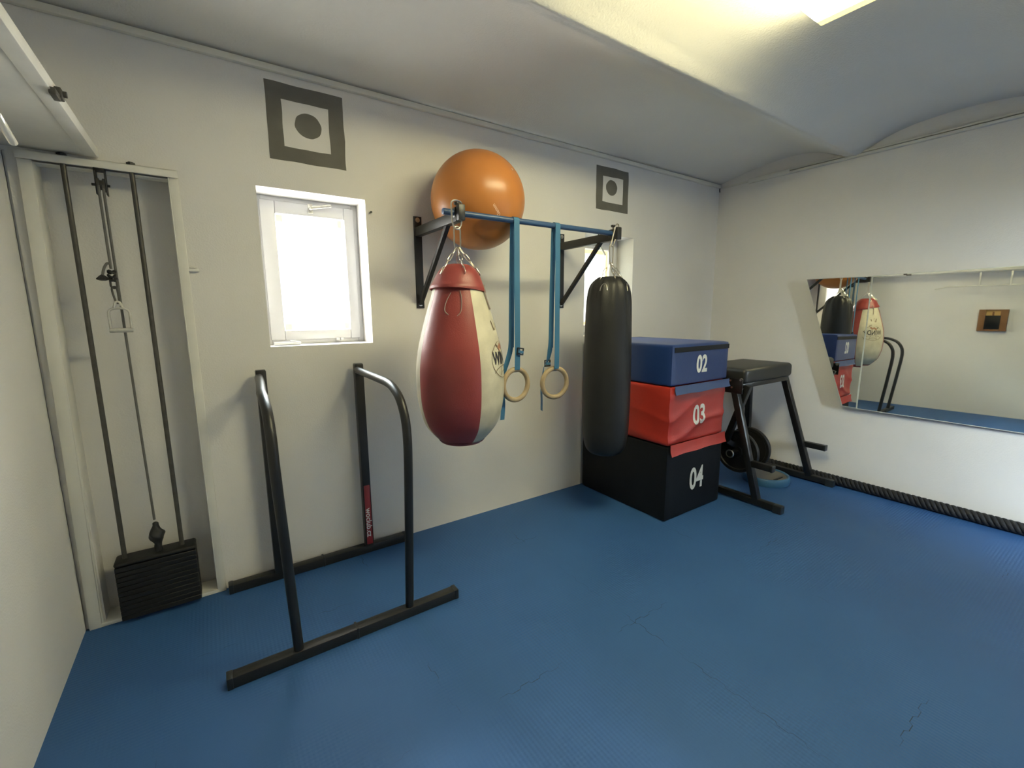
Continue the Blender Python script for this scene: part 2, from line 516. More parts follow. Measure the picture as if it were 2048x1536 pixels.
# doorway trim
bm = bmesh.new()
for x in (3.69, 4.72): add_box(bm, (x, YB - 0.21, 0), (x + 0.03, YB + 0.015, 2.13), 0.003)
add_box(bm, (3.69, YB - 0.21, 2.10), (4.75, YB + 0.015, 2.13), 0.003)
struct(link_bm('door_1', bm, M['trim']))

# painted targets on the window wall
def wobble_rect(x0, x1, z0, z1, n=10, amp=0.005, seed=0):
    out = []
    for (ax, az, bx, bz) in ((x0, z0, x1, z0), (x1, z0, x1, z1), (x1, z1, x0, z1), (x0, z1, x0, z0)):
        for k in range(n):
            t = k / n
            x, z = ax + (bx - ax) * t, az + (bz - az) * t
            q = amp * noise.noise(Vector((x * 9 + seed, z * 9, seed)))
            out.append((x + q, z + amp * noise.noise(Vector((x * 9, z * 9 + 5, seed + 3)))))
    return out
def painted(outer, inner, c, rad, seed):
    bm = bmesh.new()
    o = wobble_rect(*outer, seed=seed); i = wobble_rect(*inner, amp=0.006, seed=seed + 9)
    ov = [[bm.verts.new((x, y, z)) for x, z in o] for y in (0.0, -0.0012)]
    iv = [[bm.verts.new((x, y, z)) for x, z in i] for y in (0.0, -0.0012)]
    n = len(o)
    for k in range(n):
        k2 = (k + 1) % n
        bm.faces.new((ov[1][k], ov[1][k2], iv[1][k2], iv[1][k]))
        bm.faces.new((ov[0][k], ov[0][k2], ov[1][k2], ov[1][k]))
        bm.faces.new((iv[0][k], iv[0][k2], iv[1][k2], iv[1][k]))
    cv = []
    for y in (0.0, -0.0012):
        ring = []
        for k in range(40):
            a = 2 * pi * k / 40
            rr = rad * (1 + 0.05 * noise.noise(Vector((cos(a) * 2 + seed, sin(a) * 2, seed))))
            ring.append(bm.verts.new((c[0] + rr * 1.08 * cos(a), y, c[1] + rr * sin(a))))
        cv.append(ring)
    bm.faces.new(cv[1])
    for k in range(40): bm.faces.new((cv[0][k], cv[0][(k + 1) % 40], cv[1][(k + 1) % 40], cv[1][k]))
    o = link_bm('painted_target', bm, M['darkpaint'], wall_back, smooth=False)
    return o
painted((1.040, 1.448, 2.446, 2.850), (1.117, 1.364, 2.522, 2.767), (1.250, 2.653), 0.066, 1)['label'] = 'large grey painted square with a dot above the left window'
painted((3.536, 3.936, 2.474, 2.832), (3.615, 3.868, 2.543, 2.757), (3.724, 2.668), 0.064, 5)['label'] = 'grey painted square with a dot above the window in the corner'

# ------------------------------------------------------------------ windows
def window(name, win, paper, glass, handle):
    x0, x1, z0, z1 = win
    bm = bmesh.new()
    t = 0.035
    for lo, hi in (((x0, 0.20, z0), (x0 + t, 0.27, z1)), ((x1 - t, 0.20, z0), (x1, 0.27, z1)),
                   ((x0 + t, 0.20, z0), (x1 - t, 0.27, z0 + t)), ((x0 + t, 0.20, z1 - t), (x1 - t, 0.27, z1))):
        add_box(bm, lo, hi, 0.004)
    w = struct(link_bm(name, bm, M['pvc']))
    gx0, gx1, gz0, gz1 = glass
    bm = bmesh.new()
    a = t - 0.008
    for lo, hi in (((x0 + a, 0.185, z0 + a), (gx0, 0.25, z1 - a)), ((gx1, 0.185, z0 + a), (x1 - a, 0.25, z1 - a)),
                   ((gx0, 0.185, z0 + a), (gx1, 0.25, gz0)), ((gx0, 0.185, gz1), (gx1, 0.25, z1 - a))):
        add_box(bm, lo, hi, 0.006)
    sash = link_bm('sash', bm, M['pvc'], w)
    bm = bmesh.new(); add_box(bm, (gx0 - 0.01, 0.228, gz0 - 0.01), (gx1 + 0.01, 0.233, gz1 + 0.01))
    link_bm('pane', bm, M['glass'], w, smooth=False)
    bm = bmesh.new()
    n = 14
    vs = [[bm.verts.new((gx0 + 0.004 + (gx1 - gx0 - 0.008) * i / n, 0.214 + 0.003 * noise.noise(Vector((i * .7, j * .7, x0))), gz0 + 0.004 + (gz1 - gz0 - 0.008) * j / n)) for i in range(n + 1)] for j in range(n + 1)]
    for j in range(n):
        for i in range(n): bm.faces.new((vs[j][i], vs[j][i + 1], vs[j + 1][i + 1], vs[j + 1][i]))
    ext = bmesh.ops.extrude_face_region(bm, geom=bm.faces[:])
    for v in [g for g in ext['geom'] if isinstance(g, bmesh.types.BMVert)]: v.co.y += 0.0012
    pp = link_bm('paper_cover', bm, paper, w)
    pp['label'] = 'sunlit paper taped over the glass'
    # handle
    (hx, hz), (ex, ez) = handle
    bm = bmesh.new()
    add_box(bm, (hx - 0.015, 0.176, hz - 0.028), (hx + 0.015, 0.186, hz + 0.028), 0.004)
    add_cyl(bm, (hx, 0.18, hz), (hx, 0.145, hz), 0.010, 14)
    add_bar(bm, (hx, 0.148, hz), (ex, 0.143, ez), 0.018, 0.012, 0.004, up=(0, 1, 0))
    link_bm('handle', bm, M['handlesteel'], sash)
    return w, sash

w1, s1 = window('window_1', WIN1, M['paper1'], (1.062, 1.462, 1.490, 2.192), ((1.262, 2.238), (1.380, 2.262)))
w2, s2 = window('window_2', WIN2, M['paper2'], (3.530, 3.922, 1.468, 2.170), ((3.735, 2.212), (3.815, 2.115)))
for (x, z, w_, h_) in ((1.085, 2.168, 0.036, 0.040), (1.437, 2.165, 0.026, 0.046), (1.088, 1.512, 0.040, 0.038), (1.444, 1.512, 0.026, 0.036)):
    bm = bmesh.new(); add_box(bm, (x - w_ / 2, 0.207, z - h_ / 2), (x + w_ / 2, 0.2105, z + h_ / 2), 0.0008, 1)
    link_bm('tape', bm, M['glowtape'], w1)
for lo, hi in (((3.535, 2.128), (3.915, 2.166)), ((3.885, 1.50), (3.917, 2.128)), ((3.535, 1.50), (3.560, 2.128)), ((3.535, 1.470), (3.915, 1.50))):
    bm = bmesh.new(); add_box(bm, (lo[0], 0.207, lo[1]), (hi[0], 0.2105, hi[1]), 0.0008, 1)
    link_bm('tape', bm, M['glowtape'], w2)
bm = bmesh.new(); add_box(bm, (0.985, 0.10, 1.404), (1.135, 0.135, 1.424), 0.006, 2); add_box(bm, (1.075, 0.11, 1.424), (1.11, 0.125, 1.432), 0.002)
link_bm('stay', bm, M['pvc'], w1)
for x in (1.372, 1.398):
    bm = bmesh.new(); add_box(bm, (x - 0.010, 0.165, 1.418), (x + 0.010, 0.186, 1.436), 0.003)
    link_bm('catch', bm, M['pvc'], w1)
bm = bmesh.new(); add_cyl(bm, (1.580, -0.014, 2.220), (1.580, 0.004, 2.220), 0.004, 10); add_cyl(bm, (1.580, -0.016, 2.220), (1.580, -0.013, 2.220), 0.007, 12)
tag(link_bm('wall_nail', bm, M['blackmetal']), 'small dark nail in the wall right of the left window', 'nail')

# ------------------------------------------------------------------ pulley weight station in the niche at the left
pw = thing('pulley_weight_station', (0.32, 0, 0), 'white framed pulley station with black weight stack in the left wall niche', 'weight machine')
bm = bmesh.new()
def sheared_post(bm, xb, xt, w, y0, y1, z0, z1):
    vs = add_box(bm, (0, y0, z0), (w, y1, z1), 0.003)
    for v in vs: v.co.x += xb + (xt - xb) * (v.co.z - z0) / (z1 - z0)
sheared_post(bm, 0.016, 0.046, 0.048, -0.022, 0.0, 0.0, 2.27); sheared_post(bm, 0.066, 0.088, 0.006, -0.022, 0.10, 0.022, 2.27)
link_bm('post', bm, M['whitesteel'], pw)
bm = bmesh.new()
sheared_post(bm, 0.570, 0.573, 0.038, -0.022, 0.0, 0.0, 2.27); sheared_post(bm, 0.566, 0.568, 0.006, -0.022, 0.10, 0.022, 2.27)
link_bm('post', bm, M['whitesteel'], pw)
bm = bmesh.new(); add_box(bm, (0.045, -0.036, 2.268), (0.611, -0.030, 2.303), 0.002); add_box(bm, (0.045, -0.036, 2.298), (0.611, 0.0, 2.303), 0.002)
add_box(bm, (0.085, 0.0, 2.262), (0.57, 0.06, 2.268), 0.002)
link_bm('top_bar', bm, M['whitesteel'], pw)
bm = bmesh.new(); add_box(bm, (0.062, -0.022, 0.0), (0.60, 0.115, 0.022), 0.004)
link_bm('sill', bm, M['whitesteel'], pw)
for x in (0.192, 0.432):
    bm = bmesh.new(); add_cyl(bm, (x, -0.018, 0.30), (x, -0.018, 2.312), 0.0105, 16)
    rd = link_bm('guide_rod', bm, M['rod'], pw)
    bm = bmesh.new(); add_cyl(bm, (x, -0.018, 2.303), (x, -0.018, 2.313), 0.019, 6); add_cyl(bm, (x, -0.018, 2.313), (x, -0.018, 2.317), 0.011, 10)
    link_bm('nut', bm, M['blackmetal'], rd)
bm = bmesh.new()
n = 11
for i in range(n):
    z = 0.023 + i * 0.0268
    add_box(bm, (0.152, -0.070, z), (0.492, 0.040, z + 0.0258), 0.0025, 1)
add_box(bm, (0.150, -0.072, 0.318), (0.494, 0.042, 0.343), 0.012, 3)
link_bm('weight_stack', bm, M['iron'], pw)
# pulley
bm = bmesh.new()
add_box(bm, (0.296, -0.040, 2.225), (0.302, 0.0, 2.268), 0.002); add_box(bm, (0.330, -0.040, 2.150), (0.335, 0.0, 2.268), 0.002); add_box(bm, (0.294, -0.040, 2.150), (0.299, 0.0, 2.268), 0.002)
add_box(bm, (0.294, -0.04, 2.255), (0.335, 0.0, 2.268), 0.002)
add_cyl(bm, (0.280, -0.020, 2.195), (0.345, -0.020, 2.195), 0.006, 10)
pu = link_bm('pulley', bm, M['blackmetal'], pw)
bm = bmesh.new()
for x, r in ((0.304, 0.030), (0.325, 0.030)): add_cyl(bm, (x - 0.004, -0.02, 2.195), (x + 0.004, -0.02, 2.195), r, 24)
add_cyl(bm, (0.304, -0.02, 2.195), (0.325, -0.02, 2.195), 0.022, 24)
link_bm('wheel', bm, M['rod'], pu)
# rope: one strand to the handle, the other down to the stack
bm = bmesh.new()
add_tube(bm, smooth_path([(0.306, -0.045, 2.19), (0.307, -0.050, 2.05), (0.309, -0.060, 1.90), (0.310, -0.062, 1.81)], 6), 0.0055, 8)
add_tube(bm, smooth_path([(0.322, -0.040, 2.19), (0.323, -0.040, 1.9), (0.325, -0.036, 1.5), (0.328, -0.030, 1.0), (0.332, -0.025, 0.52)], 6), 0.0055, 8)
add_tube(bm, smooth_path([(0.310, -0.062, 1.83), (0.300, -0.066, 1.835), (0.286, -0.07, 1.81), (0.277, -0.072, 1.775)], 5), 0.0055, 8)
link_bm('rope', bm, M['greycord'], pw)
bm = bmesh.new()
add_lathe(bm, interp_prof([(0.0, 0.012), (0.006, 0.010), (0.020, -0.004), (0.022, -0.010), (0.010, -0.016), (0.0, -0.017)], 4), 14, (0.276, -0.072, 1.770), rfun=lambda r, a, z: r * (1 + 0.25 * sin(3 * a)))
for k, (x, z) in enumerate(((0.311, 1.795), (0.309, 1.775), (0.313, 1.760))):
    add_tube(bm, [(x + 0.013 * cos(a), -0.062 + 0.013 * sin(a), z + 0.006 * sin(2 * a + k)) for a in [2 * pi * i / 14 for i in range(14)]], 0.0055, 7, closed=True)
link_bm('rope_knot', bm, M['blackmetal'], pw)
bm = bmesh.new()
add_link(bm, (0.312, -0.062, 1.775), (0.312, -0.062, 1.715), 0.034, 0.0045, roll=0.2)
add_tube(bm, smooth_path([(0.304, -0.062, 1.722), (0.303, -0.062, 1.70), (0.311, -0.062, 1.655), (0.320, -0.062, 1.65), (0.322, -0.062, 1.665), (0.322, -0.062, 1.70), (0.318, -0.062, 1.725)], 5, closed=True), 0.0042, 8, closed=True)
link_bm('snap_hook', bm, M['rod'], pw)
bm = bmesh.new()
hx, hy, hz = 0.316, -0.062, 1.52
add_tube(bm, smooth_path([(hx - 0.038, hy, hz), (hx - 0.039, hy, hz + 0.07), (hx - 0.036, hy, hz + 0.092), (hx - 0.018, hy, hz + 0.104), (hx + 0.018, hy, hz + 0.104), (hx + 0.036, hy, hz + 0.092), (hx + 0.039, hy, hz + 0.07), (hx + 0.038, hy, hz)], 5), 0.0055, 10)
add_tube(bm, smooth_path([(hx - 0.016, hy, hz + 0.108), (hx - 0.006, hy, hz + 0.134), (hx + 0.006, hy, hz + 0.134), (hx + 0.016, hy, hz + 0.108)], 5), 0.006, 8)
add_cyl(bm, (hx - 0.044, hy, hz), (hx + 0.044, hy, hz), 0.0115, 18, bev=0.002)
link_bm('handle', bm, M['handlesteel'], pw)
bm = bmesh.new()
add_lathe(bm, interp_prof([(0.0, 0.075), (0.012, 0.070), (0.014, 0.052), (0.022, 0.034), (0.034, 0.012), (0.032, -0.012), (0.022, -0.030), (0.016, -0.05), (0.018, -0.088), (0.0, -0.09)], 4), 18, (0.333, -0.025, 0.432), rfun=lambda r, a, z: r * (1 + 0.10 * sin(3 * a + z * 120)))
link_bm('rope_clamp', bm, M['blackmetal'], pw)
bm = bmesh.new(); add_box(bm, (0.606, -0.018, 1.815), (0.655, -0.002, 1.830), 0.002); add_cyl(bm, (0.637, -0.024, 1.838), (0.637, 0.0, 1.838), 0.007, 10)
link_bm('lug', bm, M['whitesteel'], pw)

# white shelf slab above, along the left wall
sh = thing('wall_shelf', (0.0, -0.7, 2.33), 'long white shelf slab fixed high along the left wall above the pulley station', 'shelf')
bm = bmesh.new(); add_box(bm, (0.0, -3.4, 2.318), (0.318, -0.002, 2.362), 0.006); add_box(bm, (0.27, -3.4, 2.312), (0.318, -0.04, 2.322), 0.004)
link_bm('board', bm, M['whitesteel'], sh)
bm = bmesh.new(); add_box(bm, (0.312, -0.800, 2.300), (0.330, -0.735, 2.322), 0.003); add_box(bm, (0.314, -0.745, 2.312), (0.335, -0.700, 2.345), 0.004); add_cyl(bm, (0.320, -0.722, 2.33), (0.345, -0.722, 2.33), 0.010, 10)
link_bm('bracket', bm, M['rod'], sh)
# pull-up bar under the shelf, seen in the mirror
pb = thing('pull_up_bar', (0.28, -1.9, 2.09), 'white bent pull up bar on hangers under the shelf, seen mostly in the mirror', 'pull up bar')
bm = bmesh.new()
add_tube(bm, smooth_path([(0.2765, -1.100, 2.056), (0.279, -1.15, 2.068), (0.282, -1.205, 2.080), (0.282, -1.235, 2.088), (0.282, -1.30, 2.090), (0.282, -1.9, 2.090), (0.282, -2.5, 2.090), (0.282, -2.58, 2.086), (0.276, -2.74, 2.042)], 4), 0.0095, 14)
link_bm('bar', bm, M['glossywhite'], pb)
for y in (-1.59, -1.91, -2.23):
    bm = bmesh.new(); add_bar(bm, (0.282, y, 2.090), (0.282, y, 2.300), 0.022, 0.022, 0.003)
    link_bm('hanger', bm, M['glossywhite'], pb)
# brown box-like plaque on the left wall, seen in the mirror
pq = thing('wall_plaque', (0.0, -1.77, 1.37), 'brown wooden wall plaque with black and yellow centre, seen in the mirror', 'plaque')
bm = bmesh.new(); add_box(bm, (0.0, -1.925, 1.375), (0.012, -1.615, 1.72), 0.002)
for lo, hi in (((0.0, -1.69, 1.375), (0.06, -1.615, 1.72)), ((0.0, -1.925, 1.375), (0.06, -1.845, 1.72)), ((0.0, -1.845, 1.375), (0.06, -1.69, 1.405)), ((0.0, -1.845, 1.708), (0.06, -1.69, 1.72))): add_box(bm, lo, hi, 0.002)
link_bm('frame', bm, M['brown'], pq)
bm = bmesh.new(); add_box(bm, (0.010, -1.845, 1.62), (0.018, -1.69, 1.708)); link_bm('yellow_panel', bm, M['amber'], pq, smooth=False)
bm = bmesh.new(); add_box(bm, (0.010, -1.852, 1.405), (0.066, -1.687, 1.625), 0.004); link_bm('black_panel', bm, M['blackbox'], pq)
bm = bmesh.new(); add_box(bm, (0.016, -1.776, 1.620), (0.046, -1.758, 1.685), 0.003); link_bm('peg', bm, M['brown'], pq)

# ------------------------------------------------------------------ dip bars
db = thing('dip_bars', (1.14, -0.45, 0), 'black free standing dip bars with two curved handles by the window wall', 'dip bars')
bm = bmesh.new(); add_box(bm, (0.588, -0.860, 0.0), (1.690, -0.805, 0.052), 0.004); add_box(bm, (1.130, -0.863, 0.0), (1.142, -0.802, 0.057), 0.002)
b1 = link_bm('foot_bar', bm, M['black'], db)
bm = bmesh.new(); add_box(bm, (0.622, -0.085, 0.0), (1.690, -0.030, 0.052), 0.004); add_box(bm, (1.130, -0.088, 0.0), (1.142, -0.027, 0.057), 0.002)
b2 = link_bm('foot_bar', bm, M['black'], db)
for b, y in ((b1, -0.8325), (b2, -0.0575)):
    for x in ((0.588, 1.690) if b is b1 else (0.622, 1.690)):
        bm = bmesh.new(); add_box(bm, (x - 0.022 if x > 1 else x - 0.002, y - 0.030, -0.0), (x + 0.002 if x > 1 else x + 0.022, y + 0.030, 0.055), 0.004)
        link_bm('end_cap', bm, M['buckle'], b)
for x in (0.885, 1.425):
    bm = bmesh.new(); add_box(bm, (x - 0.026, -0.098, 0.050), (x + 0.026, -0.046, 1.278), 0.004)
    post = link_bm('rear_post', bm, M['black'], db)
    bm = bmesh.new(); add_box(bm, (x - 0.024, -0.096, 1.276), (x + 0.024, -0.048, 1.281), 0.002); link_bm('end_cap', bm, M['buckle'], post)
    xx = x - 0.012
    xf = xx - 0.036 if x < 1 else xx
    path = [(xx, -0.095, 1.242), (xx + (xf - xx) * .3, -0.30, 1.240), (xx + (xf - xx) * .7, -0.50, 1.238), (xf, -0.64, 1.236)]
    path = path[:-1] + smooth_path([(xf, -0.64, 1.236), (xf, -0.74, 1.222), (xf, -0.84, 1.172), (xf, -0.900, 1.080), (xf, -0.916, 0.98), (xf + (xx - xf) * .1, -0.912, 0.86)], 6) + [(xf + (xx - xf) * .5, -0.88, 0.5), (xx, -0.834, 0.048)]
    bm = bmesh.new(); add_tube(bm, path, 0.0215, 20)
    link_bm('handle_bar', bm, M['black'], db)
bm = bmesh.new(); add_box(bm, (1.406, -0.1000, 0.070), (1.444, -0.0975, 0.480), 0.004)
st = link_bm('sticker', bm, M['sticker'], db); st['label'] = 'red sticker with white lettering'
bm = text_mesh('woclub.cz', 0.050, bold=0.0008, sx=1.0)
place_bm(bm, lambda c: Vector((1.425 + c.y, -0.1006, 0.222 - c.x)))
link_bm('lettering', bm, M['white'], st, smooth=False)

# ------------------------------------------------------------------ wall bar with brackets
wb = thing('wall_pull_up_bar', (2.5, 0, 2.14), 'blue coated pull up bar on two black wall brackets above the bags', 'pull up bar')
for x in (1.890, 3.150):
    bm = bmesh.new()
    add_box(bm, (x - 0.028, -0.008, 1.625), (x + 0.028, 0.0, 2.228), 0.002)
    add_box(bm, (x - 0.022, -0.605, 2.098), (x + 0.022, -0.006, 2.156), 0.004)
    br = link_bm('bracket', bm, M['blackmetal'], wb)
    bm = bmesh.new(); add_bar(bm, (x, -0.006, 1.655), (x, -0.46, 2.11), 0.028, 0.028, 0.003, up=(1, 0, 0)); link_bm('brace', bm, M['blackmetal'], br)
    bm = bmesh.new(); add_box(bm, (x - 0.021, -0.640, 2.100), (x + 0.021, -0.604, 2.186), 0.006); link_bm('end_block', bm, M['black'], br)
    bm = bmesh.new(); add_box(bm, (x - 0.025, -0.600, 2.120), (x + 0.025, -0.550, 2.176), 0.006); link_bm('clamp', bm, M['black'], br)
    for (y, z) in ((-0.575, 2.174), (-0.43, 2.154)):
        bm = bmesh.new(); add_cyl(bm, (x, y, z), (x, y, z + 0.022), 0.005, 10); add_cyl(bm, (x, y, z + 0.020), (x, y, z + 0.034), 0.017, 14, bev=0.003); link_bm('knob', bm, M['black'], br)
    for z in (1.655, 2.205):
        bm = bmesh.new(); add_cyl(bm, (x, -0.006, z), (x, -0.010, z), 0.016, 18); add_cyl(bm, (x, -0.010, z), (x, -0.018, z), 0.010, 6); link_bm('bolt', bm, M['chrome'], br)
bm = bmesh.new(); add_cyl(bm, (1.800, -0.580, 2.148), (3.175, -0.580, 2.148), 0.0175, 20, bev=0.003)
link_bm('bar', bm, M['tube'], wb)

# exercise ball wedged between bar and wall
BC, BR = Vector((2.188, -0.3035, 2.303)), 0.302
bm = bmesh.new()
pr = [(BR * sin(pi * k / 48), -BR * cos(pi * k / 48)) for k in range(49)]
pr[0] = (0, -BR); pr[-1] = (0, BR)
def groove(r, z):
    return r
add_lathe(bm, pr, 72, (0, 0, 0))
Rb = Matrix.Rotation(radians(58), 4, 'X') @ Matrix.Rotation(radians(20), 4, 'Y')
for v in bm.verts:
    d = 1.0
    v.co = BC + (Rb @ v.co) * d
eb = link_bm('exercise_ball', bm, M['ball'], None)
tag(eb, 'large orange exercise ball wedged between the blue bar and the wall', 'ball')
eb.data.update()
def on_ball(dirv, up, c, off=0.0008):
    d = Vector(dirv).normalized(); u = Vector(up); u = (u - d * u.dot(d)).normalized(); r = u.cross(d)
    q = d + (r * c.x + u * c.y) / BR
    return BC + q.normalized() * (BR + off)
camv = Vector((0.66642, -2.9258, 1.59186))
def ray_sphere(px, py, c, rad):
    d = Vector(_r) * ((px - 1024) / 887.694) + Vector(_u) * (-(py - 768) / 887.694) + Vector(_f)
    d.normalize(); oc = camv - c
    b = oc.dot(d); cc = oc.dot(oc) - rad * rad
    return camv + d * (-b - math.sqrt(max(b * b - cc, 0)))
pa, pz = ray_sphere(984, 404, BC, BR), ray_sphere(1001, 435, BC, BR)
bm = text_mesh('Gamm', 0.029, bold=0.0006)
dd = ((pa + pz) / 2 - BC).normalized(); ax = (pz - pa); ax = (ax - dd * ax.dot(dd)).normalized()
refine(bm, 0.012)
place_bm(bm, lambda c: BC + (dd + (ax * -c.x + ax.cross(dd) * c.y) / BR).normalized() * (BR + 0.0008))
link_bm('lettering', bm, M['balltext'], eb, smooth=False)
bm = bmesh.new(); add_cyl(bm, BC + (Rb @ Vector((0, 0, BR - 0.002))), BC + (Rb @ Vector((0, 0, BR + 0.003))), 0.008, 16); link_bm('valve', bm, M['balltext'], eb)

# ------------------------------------------------------------------ gymnastic rings
def gym_ring(x, zc, yaw, label, tail, buckle):
    t = thing('gym_ring', (x, -0.58, zc), label, 'gym ring', 'wooden gymnastic rings on the blue bar')
    R, r = 0.1005, 0.0165
    bm = bmesh.new()
    Mz = Matrix.Rotation(radians(yaw), 4, 'Z')
    c = Vector((x, -0.58, zc))
    add_tube(bm, [c + Mz @ Vector((R * cos(a), 0, R * sin(a))) for a in [2 * pi * k / 56 for k in range(56)]], r, 16, closed=True)
    link_bm('ring', bm, M['wood'], t)
    zt = zc + R
    rb = 0.021
    # strap: from the ring up in front of the bar, over it and down behind
    pts = [Vector((x, -0.58 + 0.018, zt)), Vector((x, -0.58, zt - r - 0.002)), Vector((x, -0.58 - 0.019, zt)), Vector((x, -0.58 - rb - 0.001, zt + 0.10))]
    pts += [Vector((x, -0.58 - rb, 2.10))]
    pts += [Vector((x, -0.58 - rb * cos(a), 2.148 + rb * sin(a))) for a in [pi * k / 10 for k in range(11)]]
    pts += [Vector((x - 0.004, -0.58 + rb, 2.05)), Vector((x - 0.010, -0.58 + rb + 0.004, 1.7)), Vector((x - 0.016, -0.58 + rb + 0.004, zt + 0.14))]
    bm = bmesh.new(); ribbon(bm, pts, (1, 0, 0), 0.040)
    link_bm('strap', bm, M['strap'], t)
    tp = smooth_path(tail, 6)
    bm = bmesh.new(); ribbon(bm, tp, [Vector((1, 0, 0)).lerp(Vector(TAILW), min(1, max(0, i / len(tp) * 2.5 - 0.5))) for i in range(len(tp))], 0.038)
    link_bm('strap_tail', bm, M['strap'], t)
    bm = bmesh.new()
    bx, by_, bz, tilt = buckle
    Mb = Matrix.Translation((bx, by_, bz)) @ Matrix.Rotation(tilt, 4, 'Y')
    for lo, hi in (((-0.025, -0.006, -0.022), (-0.019, 0.006, 0.022)), ((0.019, -0.006, -0.022), (0.025, 0.006, 0.022)), ((-0.025, -0.005, 0.016), (0.025, 0.005, 0.024)), ((-0.025, -0.006, -0.024), (0.025, 0.006, -0.014))):
        add_box(bm, lo, hi, 0.002, 1, Mb)
    bk = link_bm('buckle', bm, M['buckle'], t)
    bm = bmesh.new(); add_box(bm, (-0.019, -0.012, -0.012), (0.019, -0.004, 0.006), 0.003, 2, Mb); link_bm('buckle_lever', bm, M['strap'], bk)
    return t
TAILW = (1, 0.25, 0)
gym_ring(2.285, 1.128, 4, 'wooden gym ring on a blue strap, nearer to the red and white bag', [(2.270, -0.5545, 1.42), (2.262, -0.553, 1.35), (2.238, -0.548, 1.27), (2.215, -0.545, 1.20), (2.205, -0.548, 1.08), (2.205, -0.550, 0.99), (2.196, -0.552, 0.90)], (2.302, -0.608, 1.345, 0.15))
TAILW = (0.35, 1, 0)
gym_ring(2.612, 1.110, -6, 'wooden gym ring on a blue strap, nearer to the black bag', [(2.597, -0.5545, 1.42), (2.592, -0.553, 1.35), (2.575, -0.550, 1.27), (2.545, -0.545, 1.22), (2.522, -0.548, 1.08), (2.522, -0.550, 0.99), (2.520, -0.552, 0.92)], (2.575, -0.545, 1.245, 0.0))

# ------------------------------------------------------------------ punching bags
def carabiner(bm, x, y, z0, z1, w, wire=0.0055, top=0.034):
    """big hook: wide at the top (z1), narrow at the bottom (z0), plane across x"""
    pts = smooth_path([(x - 0.012, y, z0), (x - w * 0.55, y, z0 + 0.03), (x - top, y, z1 - 0.05), (x - top, y, z1 - 0.015), (x - top * .5, y, z1), (x + top * .5, y, z1), (x + top, y, z1 - 0.015), (x + top, y, z1 - 0.05), (x + w * 0.55, y, z0 + 0.03), (x + 0.012, y, z0)], 5, closed=True)
    add_tube(bm, pts, wire, 8, closed=True)

# red and white teardrop bag
AX = Vector((1.8635, -0.62, 0))
k1 = 0.991
pb1 = thing('punching_bag', (AX.x, AX.y, 0.83), 'red and white leather teardrop punching bag hanging beside the wooden rings', 'punching bag')
P1 = [(0.0, 0.832), (0.060, 0.834), (0.100, 0.838), (0.132, 0.850), (0.175, 0.892), (0.2157, 0.950), (0.243, 1.040), (0.2535, 1.110), (0.257, 1.200), (0.2545, 1.290), (0.241, 1.385), (0.2222, 1.462), (0.201, 1.540), (0.1785, 1.616), (0.155, 1.690), (0.138, 1.745), (0.110, 1.800), (0.075, 1.836), (0.0, 1.850)]
P1s = [(r * k1, z) for r, z in interp_prof(P1, 4)]; P1s[0] = (0, P1s[0][1]); P1s[-1] = (0, P1s[-1][1])
def r_at(prof, z):
    for (r0, a), (r1, b) in zip(prof, prof[1:]):
        if a <= z <= b and b > a: return r0 + (r1 - r0) * (z - a) / (b - a)
    return prof[-1][0]
A0 = radians(-91)                      # seam between red and white panels
def panel_bm(i, zlo=0.838, zhi=1.80):
    """one quarter panel of the bag, padded a little between seams"""
    bm = bmesh.new(); n = 18
    pr = [(r, z) for r, z in P1s if zlo - 1e-6 <= z <= zhi]
    pr = [(r_at(P1s, zlo), zlo)] + pr if pr[0][1] > zlo + 1e-4 else pr
    vs = []
    for r, z in pr:
        row = []
        for k in range(n + 1):
            a = A0 + i * pi / 2 + (pi / 2) * k / n
            s = abs(2 * k / n - 1)
            rr = r - 0.004 * (s ** 8) + 0.0015 * noise.noise(Vector((cos(a) * 3, sin(a) * 3, z * 5)))
            row.append(bm.verts.new((AX.x + rr * cos(a), AX.y + rr * sin(a), z)))
        vs.append(row)
    for a, b in zip(vs, vs[1:]):
        for k in range(n): bm.faces.new((a[k], a[k + 1], b[k + 1], b[k]))
    return bm
for i in range(4):
    nm = ('white_panel', 'red_panel')[i % 2]
    p_ = link_bm(nm, panel_bm(i), M['bagwhite'] if i % 2 == 0 else M['bagred'], pb1)
    if i == 0: white_front = p_
bm = bmesh.new()
add_lathe(bm, [(0, 0.828), (0.08, 0.830), (0.118, 0.834), (0.130, 0.842), (0.138, 0.852)], 48, (AX.x, AX.y, 0)); link_bm('base_patch', bm, M['bagred'], pb1)
bm = bmesh.new()
cp = interp_prof([(0.0, 1.862), (0.045, 1.862), (0.082, 1.848), (0.116, 1.812), (0.142, 1.762), (0.156, 1.738), (0.160, 1.722)], 4)
def fl(r, a, z):
    low = max(0, (1.80 - z) / 0.08)
    return r * (1 + 0.035 * low * sin(2 * a + 0.6) + 0.02 * low * sin(5 * a))
add_lathe(bm, cp, 64, (AX.x, AX.y, 0), rfun=fl)
for v in bm.verts:
    a = math.atan2(v.co.y - AX.y, v.co.x - AX.x)
    low = max(0, min(1, (1.80 - v.co.z) / 0.08))
    v.co.z += low * (0.018 * cos(a - radians(-150)) - 0.010)
ext = bmesh.ops.extrude_face_region(bm, geom=bm.faces[:])
for v in [g for g in ext['geom'] if isinstance(g, bmesh.types.BMVert)]:
    v.co = v.co + (Vector((AX.x, AX.y, 1.6)) - v.co).normalized() * 0.006
link_bm('collar', bm, M['bagred'], pb1)
